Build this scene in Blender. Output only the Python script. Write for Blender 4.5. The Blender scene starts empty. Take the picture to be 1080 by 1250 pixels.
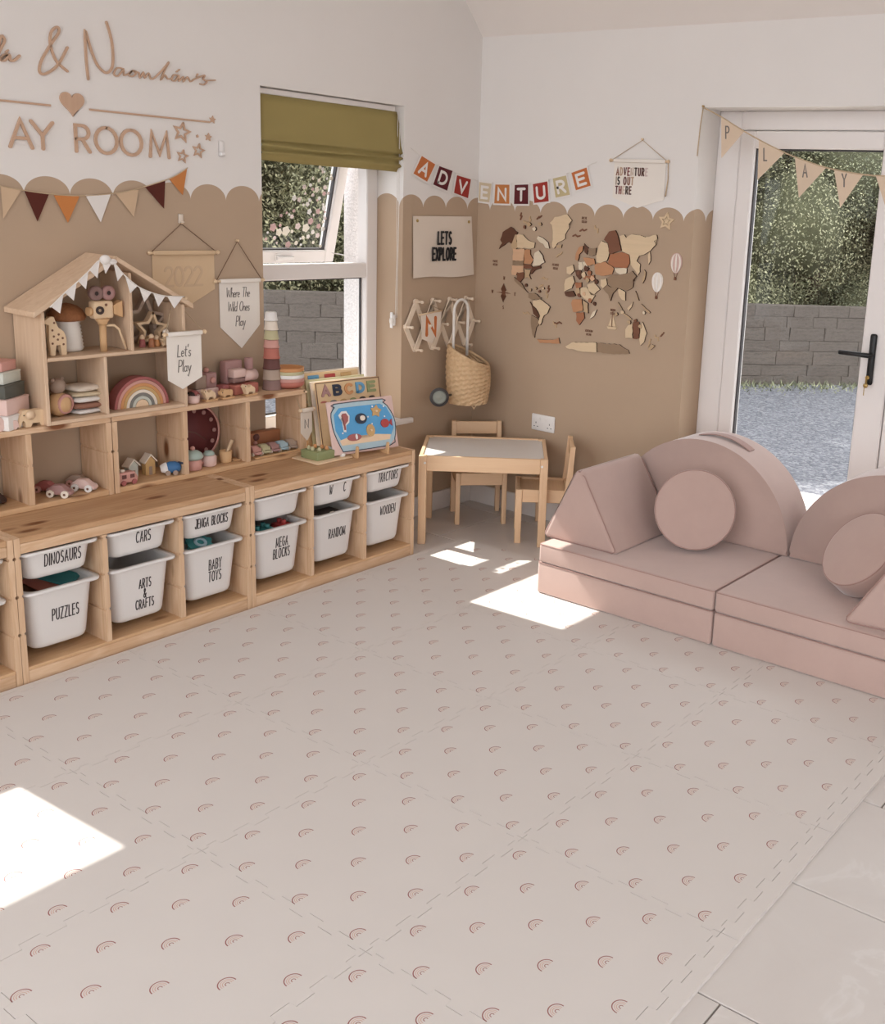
import bpy, bmesh, math, random
from mathutils import Vector, Matrix
random.seed(7)
SC = bpy.context.scene
COL = SC.collection
PI = math.pi

def lin(c):
    c = c / 255.0
    return c / 12.92 if c <= 0.04045 else ((c + 0.055) / 1.055) ** 2.4
def rgb(r, g, b): return (lin(r), lin(g), lin(b), 1.0)

# ------------------------------------------------------------------ camera
F_PX, CX, CY = 1298.43, 700.21, 547.36          # for a 1080 x 1250 frame
YAW, PITCH, ROLL = 0.6083, 0.2273, 0.0507
cam_d = bpy.data.cameras.new('camera'); cam = bpy.data.objects.new('camera', cam_d); COL.objects.link(cam)
cam_d.sensor_fit = 'HORIZONTAL'; cam_d.sensor_width = 36.0
cam_d.lens = F_PX / 1080.0 * 36.0
cam_d.shift_x = (540.0 - CX) / 1080.0
cam_d.shift_y = (CY - 625.0) / 1080.0
cam_d.clip_start = 0.05; cam_d.clip_end = 300
_f = Vector((-math.sin(YAW) * math.cos(PITCH), math.cos(YAW) * math.cos(PITCH), -math.sin(PITCH)))
_r = _f.cross(Vector((0, 0, 1))).normalized(); _u = _r.cross(_f)
_r2 = math.cos(ROLL) * _r + math.sin(ROLL) * _u; _u2 = -math.sin(ROLL) * _r + math.cos(ROLL) * _u
cam.matrix_world = Matrix(((_r2.x, _u2.x, -_f.x, 3.8253), (_r2.y, _u2.y, -_f.y, -4.4761), (_r2.z, _u2.z, -_f.z, 1.685), (0, 0, 0, 1)))
SC.camera = cam

# ------------------------------------------------------------------ light
world = bpy.data.worlds.new('sky'); SC.world = world; world.use_nodes = True
_bg = world.node_tree.nodes['Background']
_bg.inputs[0].default_value = (0.95, 0.975, 1.02, 1); _bg.inputs[1].default_value = 2.3
sun_d = bpy.data.lights.new('sun', 'SUN'); sun_d.energy = 7.5; sun_d.angle = 0.009; sun_d.color = (1.0, 0.96, 0.9)
sun = bpy.data.objects.new('sun', sun_d); COL.objects.link(sun)
sun.rotation_euler = Vector((0.94, 0.058, -1.0)).to_track_quat('-Z', 'Y').to_euler()
sun.location = (-8, 0, 9)
SC.view_settings.view_transform = 'Standard'; SC.view_settings.look = 'None'
SC.view_settings.exposure = 0.28; SC.view_settings.gamma = 1.0
SC.view_settings.use_curve_mapping = False

# ------------------------------------------------------------------ materials
class NT:
    def __init__(s, name):
        s.m = bpy.data.materials.new(name); s.m.use_nodes = True
        s.t = s.m.node_tree; s.b = s.t.nodes['Principled BSDF']; s.out = s.t.nodes['Material Output']
    def n(s, typ, **kw):
        nd = s.t.nodes.new(typ)
        for k, v in kw.items(): setattr(nd, k, v)
        return nd
    def l(s, a, b): s.t.links.new(a, b)
    def math(s, op, a, b=0.0, clamp=False):
        nd = s.n('ShaderNodeMath', operation=op, use_clamp=clamp)
        for i, v in enumerate((a, b)):
            if isinstance(v, (int, float)): nd.inputs[i].default_value = v
            else: s.l(v, nd.inputs[i])
        return nd.outputs[0]
    def mix(s, fac, a, b, blend='MIX'):
        nd = s.n('ShaderNodeMix', data_type='RGBA', blend_type=blend)
        for i, v in ((0, fac), (6, a), (7, b)):
            if hasattr(v, 'links'): s.l(v, nd.inputs[i])
            else: nd.inputs[i].default_value = v
        return nd.outputs[2]
    def coords(s, kind='Object', scale=(1, 1, 1)):
        tc = s.n('ShaderNodeTexCoord'); mp = s.n('ShaderNodeMapping'); mp.inputs['Scale'].default_value = scale
        s.l(tc.outputs[kind], mp.inputs[0]); return mp.outputs[0]
    def noise(s, vec, scale, detail=3.0, rough=0.55, dist=0.0):
        nd = s.n('ShaderNodeTexNoise'); s.l(vec, nd.inputs['Vector'])
        nd.inputs['Scale'].default_value = scale; nd.inputs['Detail'].default_value = detail
        nd.inputs['Roughness'].default_value = rough; nd.inputs['Distortion'].default_value = dist
        return nd.outputs[0]
    def ramp(s, fac, stops, interp='LINEAR'):
        nd = s.n('ShaderNodeValToRGB'); cr = nd.color_ramp; cr.interpolation = interp
        while len(cr.elements) < len(stops): cr.elements.new(0.5)
        for e, (p, c) in zip(cr.elements, stops): e.position = p; e.color = c
        s.l(fac, nd.inputs[0]); return nd.outputs[0]
    def bump(s, h, strength=0.3, dist=0.01):
        nd = s.n('ShaderNodeBump'); nd.inputs['Strength'].default_value = strength; nd.inputs['Distance'].default_value = dist
        s.l(h, nd.inputs['Height']); s.l(nd.outputs[0], s.b.inputs['Normal'])
    def base(s, c):
        if hasattr(c, 'links'): s.l(c, s.b.inputs['Base Color'])
        else: s.b.inputs['Base Color'].default_value = c
    def rough(s, v, spec=0.5):
        s.b.inputs['Roughness'].default_value = v; s.b.inputs['Specular IOR Level'].default_value = spec

def shade(c, k): return (c[0] * k, c[1] * k, c[2] * k, 1.0)
def plain(name, c, rough=0.6, var=0.08, scale=30.0, bump=0.0, spec=0.4, metal=0.0):
    m = NT(name); v = m.coords(); h = m.noise(v, scale, 3)
    m.base(m.mix(h, shade(c, 1 - var), shade(c, 1 + var)))
    m.rough(rough, spec); m.b.inputs['Metallic'].default_value = metal
    if bump: m.bump(h, bump, 0.004)
    return m.m
def fabric(name, c, var=0.06, weave=700.0, bump=0.25, sheen=0.0, mott=6.0):
    m = NT(name); v = m.coords(); big = m.noise(v, mott, 4, 0.6); fine = m.noise(v, weave, 2)
    col = m.mix(big, shade(c, 1 - var), shade(c, 1 + var))
    m.base(col); m.rough(0.92, 0.15); m.b.inputs['Sheen Weight'].default_value = sheen
    m.b.inputs['Sheen Roughness'].default_value = 0.45
    m.bump(fine, bump, 0.0008); return m.m
def wood(name, c1, c2, axis='x', knots=0.0, rough=0.55, grain=26.0, ringk=0.5):
    m = NT(name); k = {'x': (1.2, grain, grain), 'y': (grain, 1.2, grain), 'z': (grain, grain, 1.2)}[axis]
    v = m.coords('Object', k); g = m.noise(v, 1.6, 4, 0.6, 0.4); f = m.noise(v, 9.0, 2)
    k2 = tuple(a / grain * 7.0 if a > 2 else 0.9 for a in k)
    v2 = m.coords('Object', k2); rings = m.noise(v2, 2.4, 2, 0.5, 0.8)
    rr = m.math('PINGPONG', m.math('MULTIPLY', rings, 5.0), 0.5)
    a = m.math('MULTIPLY', rr, ringk); a = m.math('ADD', a, m.math('MULTIPLY', g, 0.6)); a = m.math('ADD', a, m.math('MULTIPLY', f, 0.18), True)
    col = m.mix(a, c1, c2)
    if knots:
        kk = {'x': (6.0, 15.0, 15.0), 'y': (15.0, 6.0, 15.0), 'z': (15.0, 15.0, 6.0)}[axis]
        vv = m.coords('Object', kk)
        nd = m.n('ShaderNodeTexVoronoi'); m.l(vv, nd.inputs['Vector']); nd.inputs['Scale'].default_value = 1.0
        d = m.math('SUBTRACT', 1.0, m.math('DIVIDE', nd.outputs['Distance'], 0.34), True)
        sep = m.n('ShaderNodeSeparateColor'); m.l(nd.outputs['Color'], sep.inputs[0])
        on = m.math('GREATER_THAN', sep.outputs[0], 1.0 - knots)
        kf = m.math('MULTIPLY', m.math('MULTIPLY', d, on), 1.9, True)
        col = m.mix(kf, col, rgb(122, 74, 42))
    m.base(col); m.rough(rough, 0.35); m.bump(a, 0.08, 0.002)
    return m.m

MAT = {}
SCAL_P, SCAL_U, SCAL_B, SCAL_H = 0.1695, 1.272, 1.618, 0.064
def wall_paint(name, sx, sy):
    """white wall with a tan painted dado that ends in scallops"""
    m = NT(name); g = m.n('ShaderNodeNewGeometry'); sp = m.n('ShaderNodeSeparateXYZ'); m.l(g.outputs['Position'], sp.inputs[0])
    u = m.math('ADD', m.math('MULTIPLY', sp.outputs[0], sx), m.math('MULTIPLY', sp.outputs[1], sy))
    t = m.math('DIVIDE', m.math('SUBTRACT', u, SCAL_U), SCAL_P)
    f = m.math('MULTIPLY', m.math('SUBTRACT', m.math('FRACT', t), 0.5), 2.0)
    h = m.math('SQRT', m.math('MAXIMUM', m.math('SUBTRACT', 1.0, m.math('MULTIPLY', f, f)), 0.0))
    top = m.math('ADD', m.math('MULTIPLY', h, SCAL_H), SCAL_B)
    mask = m.math('LESS_THAN', sp.outputs[2], top)
    v = m.coords('Object'); nz = m.noise(v, 3.0, 3)
    W = m.mix(nz, shade(WHITE_WALL, .97), shade(WHITE_WALL, 1.03)); T = m.mix(nz, shade(TAN_WALL, .95), shade(TAN_WALL, 1.05))
    m.base(m.mix(mask, W, T)); m.rough(0.75, 0.25)
    m.bump(m.noise(v, 160.0, 2), 0.06, 0.002); return m.m
WHITE_WALL = rgb(231, 226, 221); TAN_WALL = rgb(184, 160, 136)
MAT['wall_left'] = wall_paint('wall_paint_left', 1.0, 1.0)
MAT['wall_right'] = wall_paint('wall_paint_right', 1.0, 1.0)
MAT['ceiling'] = plain('ceiling_paint', rgb(234, 226, 219), 0.8, 0.02, 4)
MAT['trim'] = plain('white_trim', rgb(233, 226, 221), 0.4, 0.02, 5)
MAT['upvc'] = plain('white_upvc', rgb(236, 230, 226), 0.3, 0.015, 5)
MAT['gasket'] = plain('black_gasket', rgb(70, 66, 66), 0.6, 0.05)
MAT['pebble'] = plain('pebbledash_render', rgb(215, 210, 208), 0.9, 0.35, 90, 0.8)
MAT['black'] = plain('black_metal', rgb(28, 27, 28), 0.35, 0.1, 40)
MAT['brass'] = plain('brass', rgb(190, 160, 100), 0.35, 0.1, 40, metal=0.7)
MAT['white'] = plain('white_plastic', rgb(236, 232, 228), 0.35, 0.02, 8)
MAT['ink'] = plain('dark_lettering', rgb(66, 58, 58), 0.7, 0.08, 60)
MAT['inkgrey'] = plain('grey_lettering', rgb(120, 112, 106), 0.7, 0.08, 60)
MAT['inkblack'] = plain('black_lettering', rgb(40, 38, 38), 0.8, 0.08, 60)
PL, PD = rgb(232, 203, 172), rgb(190, 146, 106)
for a in 'xyz':
    MAT['pine_' + a] = wood('pine_' + a, PL, PD, a, 0.22)
    MAT['ply_' + a] = wood('birch_' + a, rgb(228, 203, 176), rgb(196, 162, 130), a, 0.0, 0.6, 30, .4)
    MAT['table_' + a] = wood('table_pine_' + a, rgb(238, 206, 170), rgb(218, 178, 138), a, 0.0, 0.5, 30, .35)
MAT['pine_top'] = wood('pine_worktop', rgb(210, 173, 134), rgb(174, 130, 92), 'y', 0.3, 0.45, 26, .7)
MAT['pine_shade'] = wood('pine_shelf_board', rgb(222, 186, 146), rgb(192, 148, 106), 'y', 0.4)
MAT['toywood'] = wood('toy_wood', rgb(222, 184, 140), rgb(200, 156, 110), 'z', 0.0, 0.6, 40, .3)
MAT['palewood'] = wood('pale_toy_wood', rgb(234, 208, 174), rgb(216, 184, 146), 'z', 0.0, 0.6, 40, .3)
MAT['signwood'] = wood('sign_wood', rgb(205, 172, 146), rgb(188, 152, 126), 'y', 0.0, 0.6, 30, .3)
MAT['sofa'] = fabric('blush_velvet', rgb(187, 160, 150), 0.07, 500, 0.15, 0.55, 9)
MAT['sofa_seam'] = fabric('blush_piping', rgb(166, 134, 125), 0.05, 500, 0.1, 0.3)
MAT['canvas'] = fabric('cream_canvas', rgb(226, 212, 196), 0.04, 900, 0.3)
MAT['canvas_white'] = fabric('white_canvas', rgb(236, 228, 218), 0.04, 900, 0.3)
MAT['linen'] = fabric('beige_linen', rgb(214, 186, 152), 0.05, 900, 0.4)
MAT['burlap'] = fabric('burlap', rgb(220, 198, 174), 0.08, 420, 0.6)
MAT['olive'] = fabric('olive_blind', rgb(158, 142, 92), 0.06, 700, 0.2, 0, 5)
MAT['string'] = plain('jute_string', rgb(196, 172, 142), 0.9, 0.1, 200)
MAT['darkstring'] = plain('brown_string', rgb(120, 92, 72), 0.9, 0.1, 200)
MAT['whitestring'] = plain('white_cord', rgb(228, 222, 214), 0.8, 0.05, 200)
for nm, c in dict(f_brown=(92, 48, 40), f_orange=(200, 130, 76), f_white=(232, 226, 220), f_beige=(206, 178, 148), f_rust=(196, 116, 70), f_wine=(98, 44, 48),
                  f_red=(160, 62, 54), f_sand=(208, 190, 160), f_olive=(196, 180, 140), f_tan=(196, 128, 78), f_cocoa=(150, 108, 90)).items():
    MAT[nm] = fabric('felt_' + nm[2:], rgb(*c), 0.06, 600, 0.3)
for nm, c in dict(m_darkwalnut=(104, 68, 50), m_walnut=(128, 84, 62), m_rust=(176, 116, 82), m_orange=(200, 146, 106), m_tan=(200, 170, 134), m_greybrown=(158, 132, 106),
                  m_cream=(228, 202, 166), m_pale=(234, 218, 192), m_peach=(226, 184, 148)).items():
    MAT[nm] = wood('map_' + nm[2:], rgb(*c), shade(rgb(*c), 0.82), 'x', 0, 0.6, 60, .25)
def tone(name, r, g, b, rough=0.55):
    k = 't_%s' % name
    g0 = .3 * r + .55 * g + .15 * b; r, g, b = (c + (g0 - c) * .18 for c in (r, g, b))      # muted, as the toys are
    if k not in MAT: MAT[k] = plain(name, rgb(r, g, b), rough, 0.06, 40)
    return MAT[k]
def glass_mat():
    m = NT('window_glass'); t = m.t
    tr = m.n('ShaderNodeBsdfTransparent'); tr.inputs[0].default_value = (0.97, 0.98, 0.98, 1)
    gl = m.n('ShaderNodeBsdfGlossy'); gl.inputs['Roughness'].default_value = 0.02
    fr = m.n('ShaderNodeFresnel'); fr.inputs[0].default_value = 1.42
    ge = m.n('ShaderNodeNewGeometry'); fac = m.math('MULTIPLY', fr.outputs[0], m.math('SUBTRACT', 1.0, ge.outputs['Backfacing']))
    mx = m.n('ShaderNodeMixShader'); m.l(fac, mx.inputs[0]); m.l(tr.outputs[0], mx.inputs[1]); m.l(gl.outputs[0], mx.inputs[2])
    m.l(mx.outputs[0], m.out.inputs[0]); return m.m
MAT['glass'] = glass_mat()
def bin_mat():
    m = NT('translucent_bin'); m.base(rgb(228, 223, 219)); m.rough(0.35, 0.4)
    m.b.inputs['Subsurface Weight'].default_value = 0.15; m.b.inputs['Subsurface Radius'].default_value = (0.02, 0.02, 0.02)
    return m.m
MAT['bin'] = bin_mat()
def mat_print():
    """cream foam with a half-drop print of small rainbows"""
    m = NT('foam_rainbow_print'); g = m.n('ShaderNodeNewGeometry'); sp = m.n('ShaderNodeSeparateXYZ'); m.l(g.outputs['Position'], sp.inputs[0])
    def cell(ou, ov):
        u = m.math('ADD', m.math('DIVIDE', m.math('SUBTRACT', sp.outputs[0], 2.543), 0.2), ou)
        v = m.math('ADD', m.math('DIVIDE', m.math('ADD', sp.outputs[1], 2.877), 0.191), ov)
        dx = m.math('MULTIPLY', m.math('SUBTRACT', m.math('FRACT', u), 0.5), 0.2)
        dy = m.math('MULTIPLY', m.math('SUBTRACT', m.math('FRACT', v), 0.5), 0.191)
        r = m.math('SQRT', m.math('ADD', m.math('MULTIPLY', dx, dx), m.math('MULTIPLY', dy, dy)))
        on = m.math('MULTIPLY', m.math('LESS_THAN', dx, 0.002), m.math('LESS_THAN', r, 0.023))
        return m.math('ADD', r, m.math('MULTIPLY', m.math('SUBTRACT', 1.0, on), 0.5))
    r = m.math('MINIMUM', cell(0.5, 0.5), cell(0.0, 0.0))
    f = m.math('DIVIDE', r, 0.026, True)
    v = m.coords(); nz = m.noise(v, 5.0, 3)
    bg = m.mix(nz, shade(FOAM, .975), shade(FOAM, 1.025))
    bands = [(0.0, 0), (0.14, 4), (0.22, 0), (0.36, 3), (0.43, 0), (0.54, 2), (0.60, 0), (0.73, 1), (0.83, 0)]
    cols = {0: (0, 0, 0, 1), 1: (1, 1, 1, 1), 2: (1, 1, 1, 1), 3: (1, 1, 1, 1), 4: (1, 1, 1, 1)}
    mask = m.ramp(f, [(p, cols[k]) for p, k in bands], 'CONSTANT')
    tint = m.ramp(f, [(0.0, rgb(160, 112, 104)), (0.30, rgb(204, 168, 150)), (0.48, rgb(208, 166, 150)), (0.66, rgb(150, 92, 86))], 'CONSTANT')
    m.base(m.mix(mask, bg, tint)); m.rough(0.6, 0.3)
    m.bump(m.noise(v, 260, 2), 0.05, 0.001); return m.m
FOAM = rgb(218, 211, 205)
MAT['foam'] = mat_print()
MAT['foam_plain'] = plain('foam_plain', FOAM, 0.6, 0.02, 6)
def tile_mat():
    m = NT('floor_porcelain'); v = m.coords('Object'); a = m.noise(v, 2.2, 5, 0.6, 1.2)
    c = m.ramp(a, [(0.3, rgb(210, 202, 196)), (0.52, rgb(213, 206, 200)), (0.555, rgb(219, 213, 208)), (0.59, rgb(213, 206, 200)), (0.8, rgb(208, 200, 194))])
    m.base(c); m.rough(0.35, 0.4); return m.m
MAT['tile'] = tile_mat()
MAT['grout'] = plain('grout', rgb(138, 130, 124), 0.9, 0.1, 80)
def gravel_mat():
    m = NT('gravel'); v = m.coords('Object')
    nd = m.n('ShaderNodeTexVoronoi'); m.l(v, nd.inputs['Vector']); nd.inputs['Scale'].default_value = 48.0
    sep = m.n('ShaderNodeSeparateColor'); m.l(nd.outputs['Color'], sep.inputs[0])
    c = m.ramp(sep.outputs[0], [(0.0, rgb(98, 98, 104)), (0.5, rgb(122, 122, 128)), (1.0, rgb(150, 149, 151))])
    m.base(c); m.rough(0.9, 0.2); m.bump(m.math('SUBTRACT', 1.0, nd.outputs['Distance']), 0.6, 0.015); return m.m
MAT['gravel'] = gravel_mat()
def block_mat():
    m = NT('weathered_block'); v = m.coords('Object'); a = m.noise(v, 3.5, 6, 0.7); b = m.noise(v, 22, 4)
    c = m.ramp(a, [(0.3, rgb(100, 90, 82)), (0.5, rgb(146, 132, 122)), (0.62, rgb(116, 104, 94)), (0.8, rgb(136, 128, 110))])
    m.base(m.mix(m.math('MULTIPLY', b, 0.7), shade(rgb(110, 104, 98), .8), c)); m.rough(0.95, 0.1); m.bump(b, 0.7, 0.02); return m.m
MAT['block'] = block_mat()
def leaf_mat(name, c1, c2):
    m = NT(name); oi = m.n('ShaderNodeNewGeometry'); 
    m.base(m.ramp(oi.outputs['Random Per Island'], [(0.0, c1), (0.75, c2), (1.0, shade(c2, 1.5))])); m.rough(0.45, 0.5); return m.m
MAT['leaf0'] = leaf_mat('leaf_olive', rgb(104, 105, 74), rgb(166, 163, 128))
MAT['leaf1'] = leaf_mat('leaf_deep', rgb(86, 92, 68), rgb(148, 149, 116))
MAT['leaf2'] = leaf_mat('leaf_yellow', rgb(116, 114, 80), rgb(182, 175, 138))
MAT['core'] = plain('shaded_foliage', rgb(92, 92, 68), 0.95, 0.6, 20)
MAT['bark'] = plain('bark', rgb(92, 78, 64), 0.95, 0.25, 12, 0.5)
def wicker_mat():
    m = NT('wicker'); v = m.coords('UV' if False else 'Object'); a = m.noise(v, 60, 2)
    m.base(m.mix(a, rgb(190, 152, 112), rgb(226, 198, 160))); m.rough(0.65, 0.3); return m.m
MAT['wicker'] = wicker_mat()

# ------------------------------------------------------------------ mesh helpers
ID = Matrix.Identity(4)
WL = Matrix(((0, 0, 1, 0), (1, 0, 0, 0), (0, 1, 0, 0), (0, 0, 0, 1)))      # wall_left frame: local x -> +y, y -> z, z -> +x
WR = Matrix(((1, 0, 0, 0), (0, 0, -1, 0), (0, 1, 0, 0), (0, 0, 0, 1)))     # wall_right frame: local x -> +x, y -> z, z -> -y
def T(x, y, z): return Matrix.Translation((x, y, z))
def RX(a): return Matrix.Rotation(a, 4, 'X')
def RY(a): return Matrix.Rotation(a, 4, 'Y')
def RZ(a): return Matrix.Rotation(a, 4, 'Z')
def merge(bm, tmp, M=None):
    vm = {}
    for v in tmp.verts: vm[v] = bm.verts.new(M @ v.co if M else v.co)
    for f in tmp.faces:
        nf = bm.faces.new([vm[v] for v in f.verts]); nf.smooth = f.smooth; nf.material_index = f.material_index
    tmp.free()
def box(bm, lo, hi, bev=0.0, seg=2, M=None, mi=0):
    t = bmesh.new(); bmesh.ops.create_cube(t, size=1.0)
    for v in t.verts: v.co = Vector([lo[i] + (v.co[i] + 0.5) * (hi[i] - lo[i]) for i in range(3)])
    if bev:
        bmesh.ops.bevel(t, geom=list(t.edges), offset=bev, segments=seg, affect='EDGES', profile=0.5)
    for f in t.faces: f.material_index = mi; f.smooth = bev > 0 and seg > 1
    merge(bm, t, M)
def prism(bm, pts, z0, z1, M=None, bev=0.0, seg=1, mi=0, smooth=False):
    t = bmesh.new()
    a = [t.verts.new((x, y, z0)) for x, y in pts]; b = [t.verts.new((x, y, z1)) for x, y in pts]
    n = len(pts); area = sum(pts[i][0] * pts[(i + 1) % n][1] - pts[(i + 1) % n][0] * pts[i][1] for i in range(n))
    if area < 0: a.reverse(); b.reverse()
    bot = t.faces.new(list(reversed(a))); top = t.faces.new(b)
    sides = [t.faces.new((a[i], a[(i + 1) % n], b[(i + 1) % n], b[i])) for i in range(n)]
    for f in sides: f.smooth = smooth
    if bev:
        es = [e for e in t.edges if (e.verts[0].co.z - e.verts[1].co.z) ** 2 < 1e-12]
        if not smooth: es = list(t.edges)
        bmesh.ops.bevel(t, geom=es, offset=bev, segments=seg, affect='EDGES', profile=0.5)
        if seg > 1:
            for f in t.faces: f.smooth = True
    for f in t.faces: f.material_index = mi
    if n > 6 and not bev: bmesh.ops.triangulate(t, faces=[f for f in t.faces if len(f.verts) > 4])
    merge(bm, t, M)
def lathe(bm, prof, n=20, M=None, mi=0, a0=0.0, a1=2 * PI, closed=True):
    t = bmesh.new(); rows = []
    m = n if closed else n + 1
    for r, z in prof:
        rows.append([t.verts.new((max(r, 1e-5) * math.cos(a0 + (a1 - a0) * i / n), max(r, 1e-5) * math.sin(a0 + (a1 - a0) * i / n), z)) for i in range(m)])
    for i in range(len(rows) - 1):
        for j in range(n):
            k = (j + 1) % m
            f = t.faces.new((rows[i][j], rows[i][k], rows[i + 1][k], rows[i + 1][j])); f.smooth = True; f.material_index = mi
    bmesh.ops.remove_doubles(t, verts=t.verts, dist=2e-5)
    bmesh.ops.recalc_face_normals(t, faces=t.faces)
    merge(bm, t, M)
def cyl(bm, p0, p1, r0, r1=None, n=12, M=None, mi=0):
    if r1 is None: r1 = r0
    p0, p1 = Vector(p0), Vector(p1); d = p1 - p0
    R = d.to_track_quat('Z', 'Y').to_matrix().to_4x4(); L = d.length
    X = T(*p0) @ R
    t = bmesh.new()
    a = [t.verts.new((r0 * math.cos(2 * PI * i / n), r0 * math.sin(2 * PI * i / n), 0)) for i in range(n)]
    b = [t.verts.new((r1 * math.cos(2 * PI * i / n), r1 * math.sin(2 * PI * i / n), L)) for i in range(n)]
    t.faces.new(list(reversed(a))); t.faces.new(b)
    for i in range(n):
        f = t.faces.new((a[i], a[(i + 1) % n], b[(i + 1) % n], b[i])); f.smooth = True
    for f in t.faces: f.material_index = mi
    merge(bm, t, (M @ X) if M else X)
def tube(bm, pts, r, n=8, M=None, mi=0, closed=False):
    pts = [Vector(p) for p in pts]; N = len(pts); t = bmesh.new(); rows = []
    rs = r if isinstance(r, (list, tuple)) else [r] * N
    prev = None
    for i, p in enumerate(pts):
        if closed: d = pts[(i + 1) % N] - pts[i - 1]
        else: d = pts[min(i + 1, N - 1)] - pts[max(i - 1, 0)]
        d.normalize()
        up = prev if prev is not None else (Vector((0, 0, 1)) if abs(d.z) < 0.9 else Vector((1, 0, 0)))
        s = d.cross(up).normalized(); u = s.cross(d).normalized(); prev = u
        rows.append([t.verts.new(p + rs[i] * (math.cos(2 * PI * k / n) * s + math.sin(2 * PI * k / n) * u)) for k in range(n)])
    for i in range(N if closed else N - 1):
        A, B = rows[i], rows[(i + 1) % N]
        for k in range(n):
            f = t.faces.new((A[k], A[(k + 1) % n], B[(k + 1) % n], B[k])); f.smooth = True
    if not closed: t.faces.new(list(reversed(rows[0]))); t.faces.new(rows[-1])
    bmesh.ops.recalc_face_normals(t, faces=t.faces)
    for f in t.faces: f.material_index = mi
    merge(bm, t, M)
def ball(bm, c, r, n=12, M=None, sc=(1, 1, 1), mi=0):
    t = bmesh.new(); bmesh.ops.create_uvsphere(t, u_segments=n, v_segments=max(6, n * 2 // 3), radius=1.0)
    for v in t.verts: v.co = Vector((c[0] + v.co.x * r * sc[0], c[1] + v.co.y * r * sc[1], c[2] + v.co.z * r * sc[2]))
    for f in t.faces: f.smooth = True; f.material_index = mi
    merge(bm, t, M)
def stroke(bm, pts, w, z0, z1, M=None, mi=0, cap=True):
    """flat ribbon of width w along a 2D polyline, extruded z0..z1, with round ends"""
    P = [Vector((p[0], p[1])) for p in pts]
    P = [p for i, p in enumerate(P) if i == 0 or (p - P[i - 1]).length > 1e-6]
    if len(P) < 2: return
    Lf, Rt = [], []
    for i, p in enumerate(P):
        a = (P[i] - P[i - 1]).normalized() if i > 0 else (P[1] - P[0]).normalized()
        b = (P[i + 1] - P[i]).normalized() if i < len(P) - 1 else a
        d = a + b
        if d.length < 0.35: d = a
        d.normalize(); nrm = Vector((-d.y, d.x)); k = 1.0 / max(0.5, abs(nrm.dot(Vector((-a.y, a.x)))))
        Lf.append(p + nrm * w / 2 * k); Rt.append(p - nrm * w / 2 * k)
    def cap_pts(c, d):
        s = Vector((-d.y, d.x)); return [c + (w / 2) * (math.cos(q) * s + math.sin(q) * d) for q in (PI * 0.75, PI * 0.5, PI * 0.25)]
    out = Rt[:]
    if cap: out += list(reversed(cap_pts(P[-1], (P[-1] - P[-2]).normalized()))) 
    out += list(reversed(Lf))
    if cap:
        out += list(reversed(cap_pts(P[0], (P[0] - P[1]).normalized())))
    # quads instead of one polygon, robust for curls
    t = bmesh.new()
    def strip(z):
        l = [t.verts.new((q.x, q.y, z)) for q in Lf]; r = [t.verts.new((q.x, q.y, z)) for q in Rt]; return l, r
    l0, r0 = strip(z0); l1, r1 = strip(z1); n = len(P)
    for i in range(n - 1):
        t.faces.new((r1[i], r1[i + 1], l1[i + 1], l1[i]))
        t.faces.new((l0[i], l0[i + 1], l1[i + 1], l1[i])); t.faces.new((r1[i], r1[i + 1], r0[i + 1], r0[i]))
    if cap:
        for e, (c, d, ls, rs_) in enumerate(((P[0], (P[0] - P[1]).normalized(), (l0[0], l1[0]), (r0[0], r1[0])), (P[-1], (P[-1] - P[-2]).normalized(), (l0[-1], l1[-1]), (r0[-1], r1[-1])))):
            q = cap_pts(c, d); 
            side = ls if (q[0] - Vector(ls[1].co[:2])).length < (q[0] - Vector(rs_[1].co[:2])).length else rs_
            oth = rs_ if side is ls else ls
            k1 = [t.verts.new((p.x, p.y, z1)) for p in q]; k0 = [t.verts.new((p.x, p.y, z0)) for p in q]
            c1 = [side[1]] + k1 + [oth[1]]; c0 = [side[0]] + k0 + [oth[0]]
            t.faces.new(c1)
            for i in range(len(c1) - 1): t.faces.new((c0[i], c0[i + 1], c1[i + 1], c1[i]))
    bmesh.ops.recalc_face_normals(t, faces=t.faces)
    for f in t.faces: f.material_index = mi
    merge(bm, t, M)

def obj(name, bm, mat, parent=None, M=None, **props):
    me = bpy.data.meshes.new(name)
    bmesh.ops.recalc_face_normals(bm, faces=bm.faces) if False else None
    bm.to_mesh(me); bm.free()
    for m in (mat if isinstance(mat, (list, tuple)) else [mat]): me.materials.append(MAT[m] if isinstance(m, str) else m)
    o = bpy.data.objects.new(name, me); COL.objects.link(o)
    if parent: o.parent = parent
    if M is not None: o.matrix_local = M
    for k, v in props.items(): o[k] = v
    return o
def tag(o, label, cat, group=None):
    o['label'] = label; o['category'] = cat
    if group: o['group'] = group
    return o
def thing(name, label, cat, M=ID, group=None):
    o = bpy.data.objects.new(name, None); COL.objects.link(o); o.matrix_world = M; o.empty_display_size = 0.05
    return tag(o, label, cat, group)
def struct(name, bm, mat, parent=None):
    o = obj(name, bm, mat, parent)
    if not parent: o['kind'] = 'structure'
    return o
def copy_tree(o, M, label, group=None):
    c = o.copy(); COL.objects.link(c); c.matrix_world = M; c['label'] = label
    if group: c['group'] = group
    for ch in list(o.children):
        d = ch.copy(); COL.objects.link(d); d.parent = c
        for g in list(ch.children):
            e = g.copy(); COL.objects.link(e); e.parent = d
    return c
def NB(): return bmesh.new()

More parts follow.
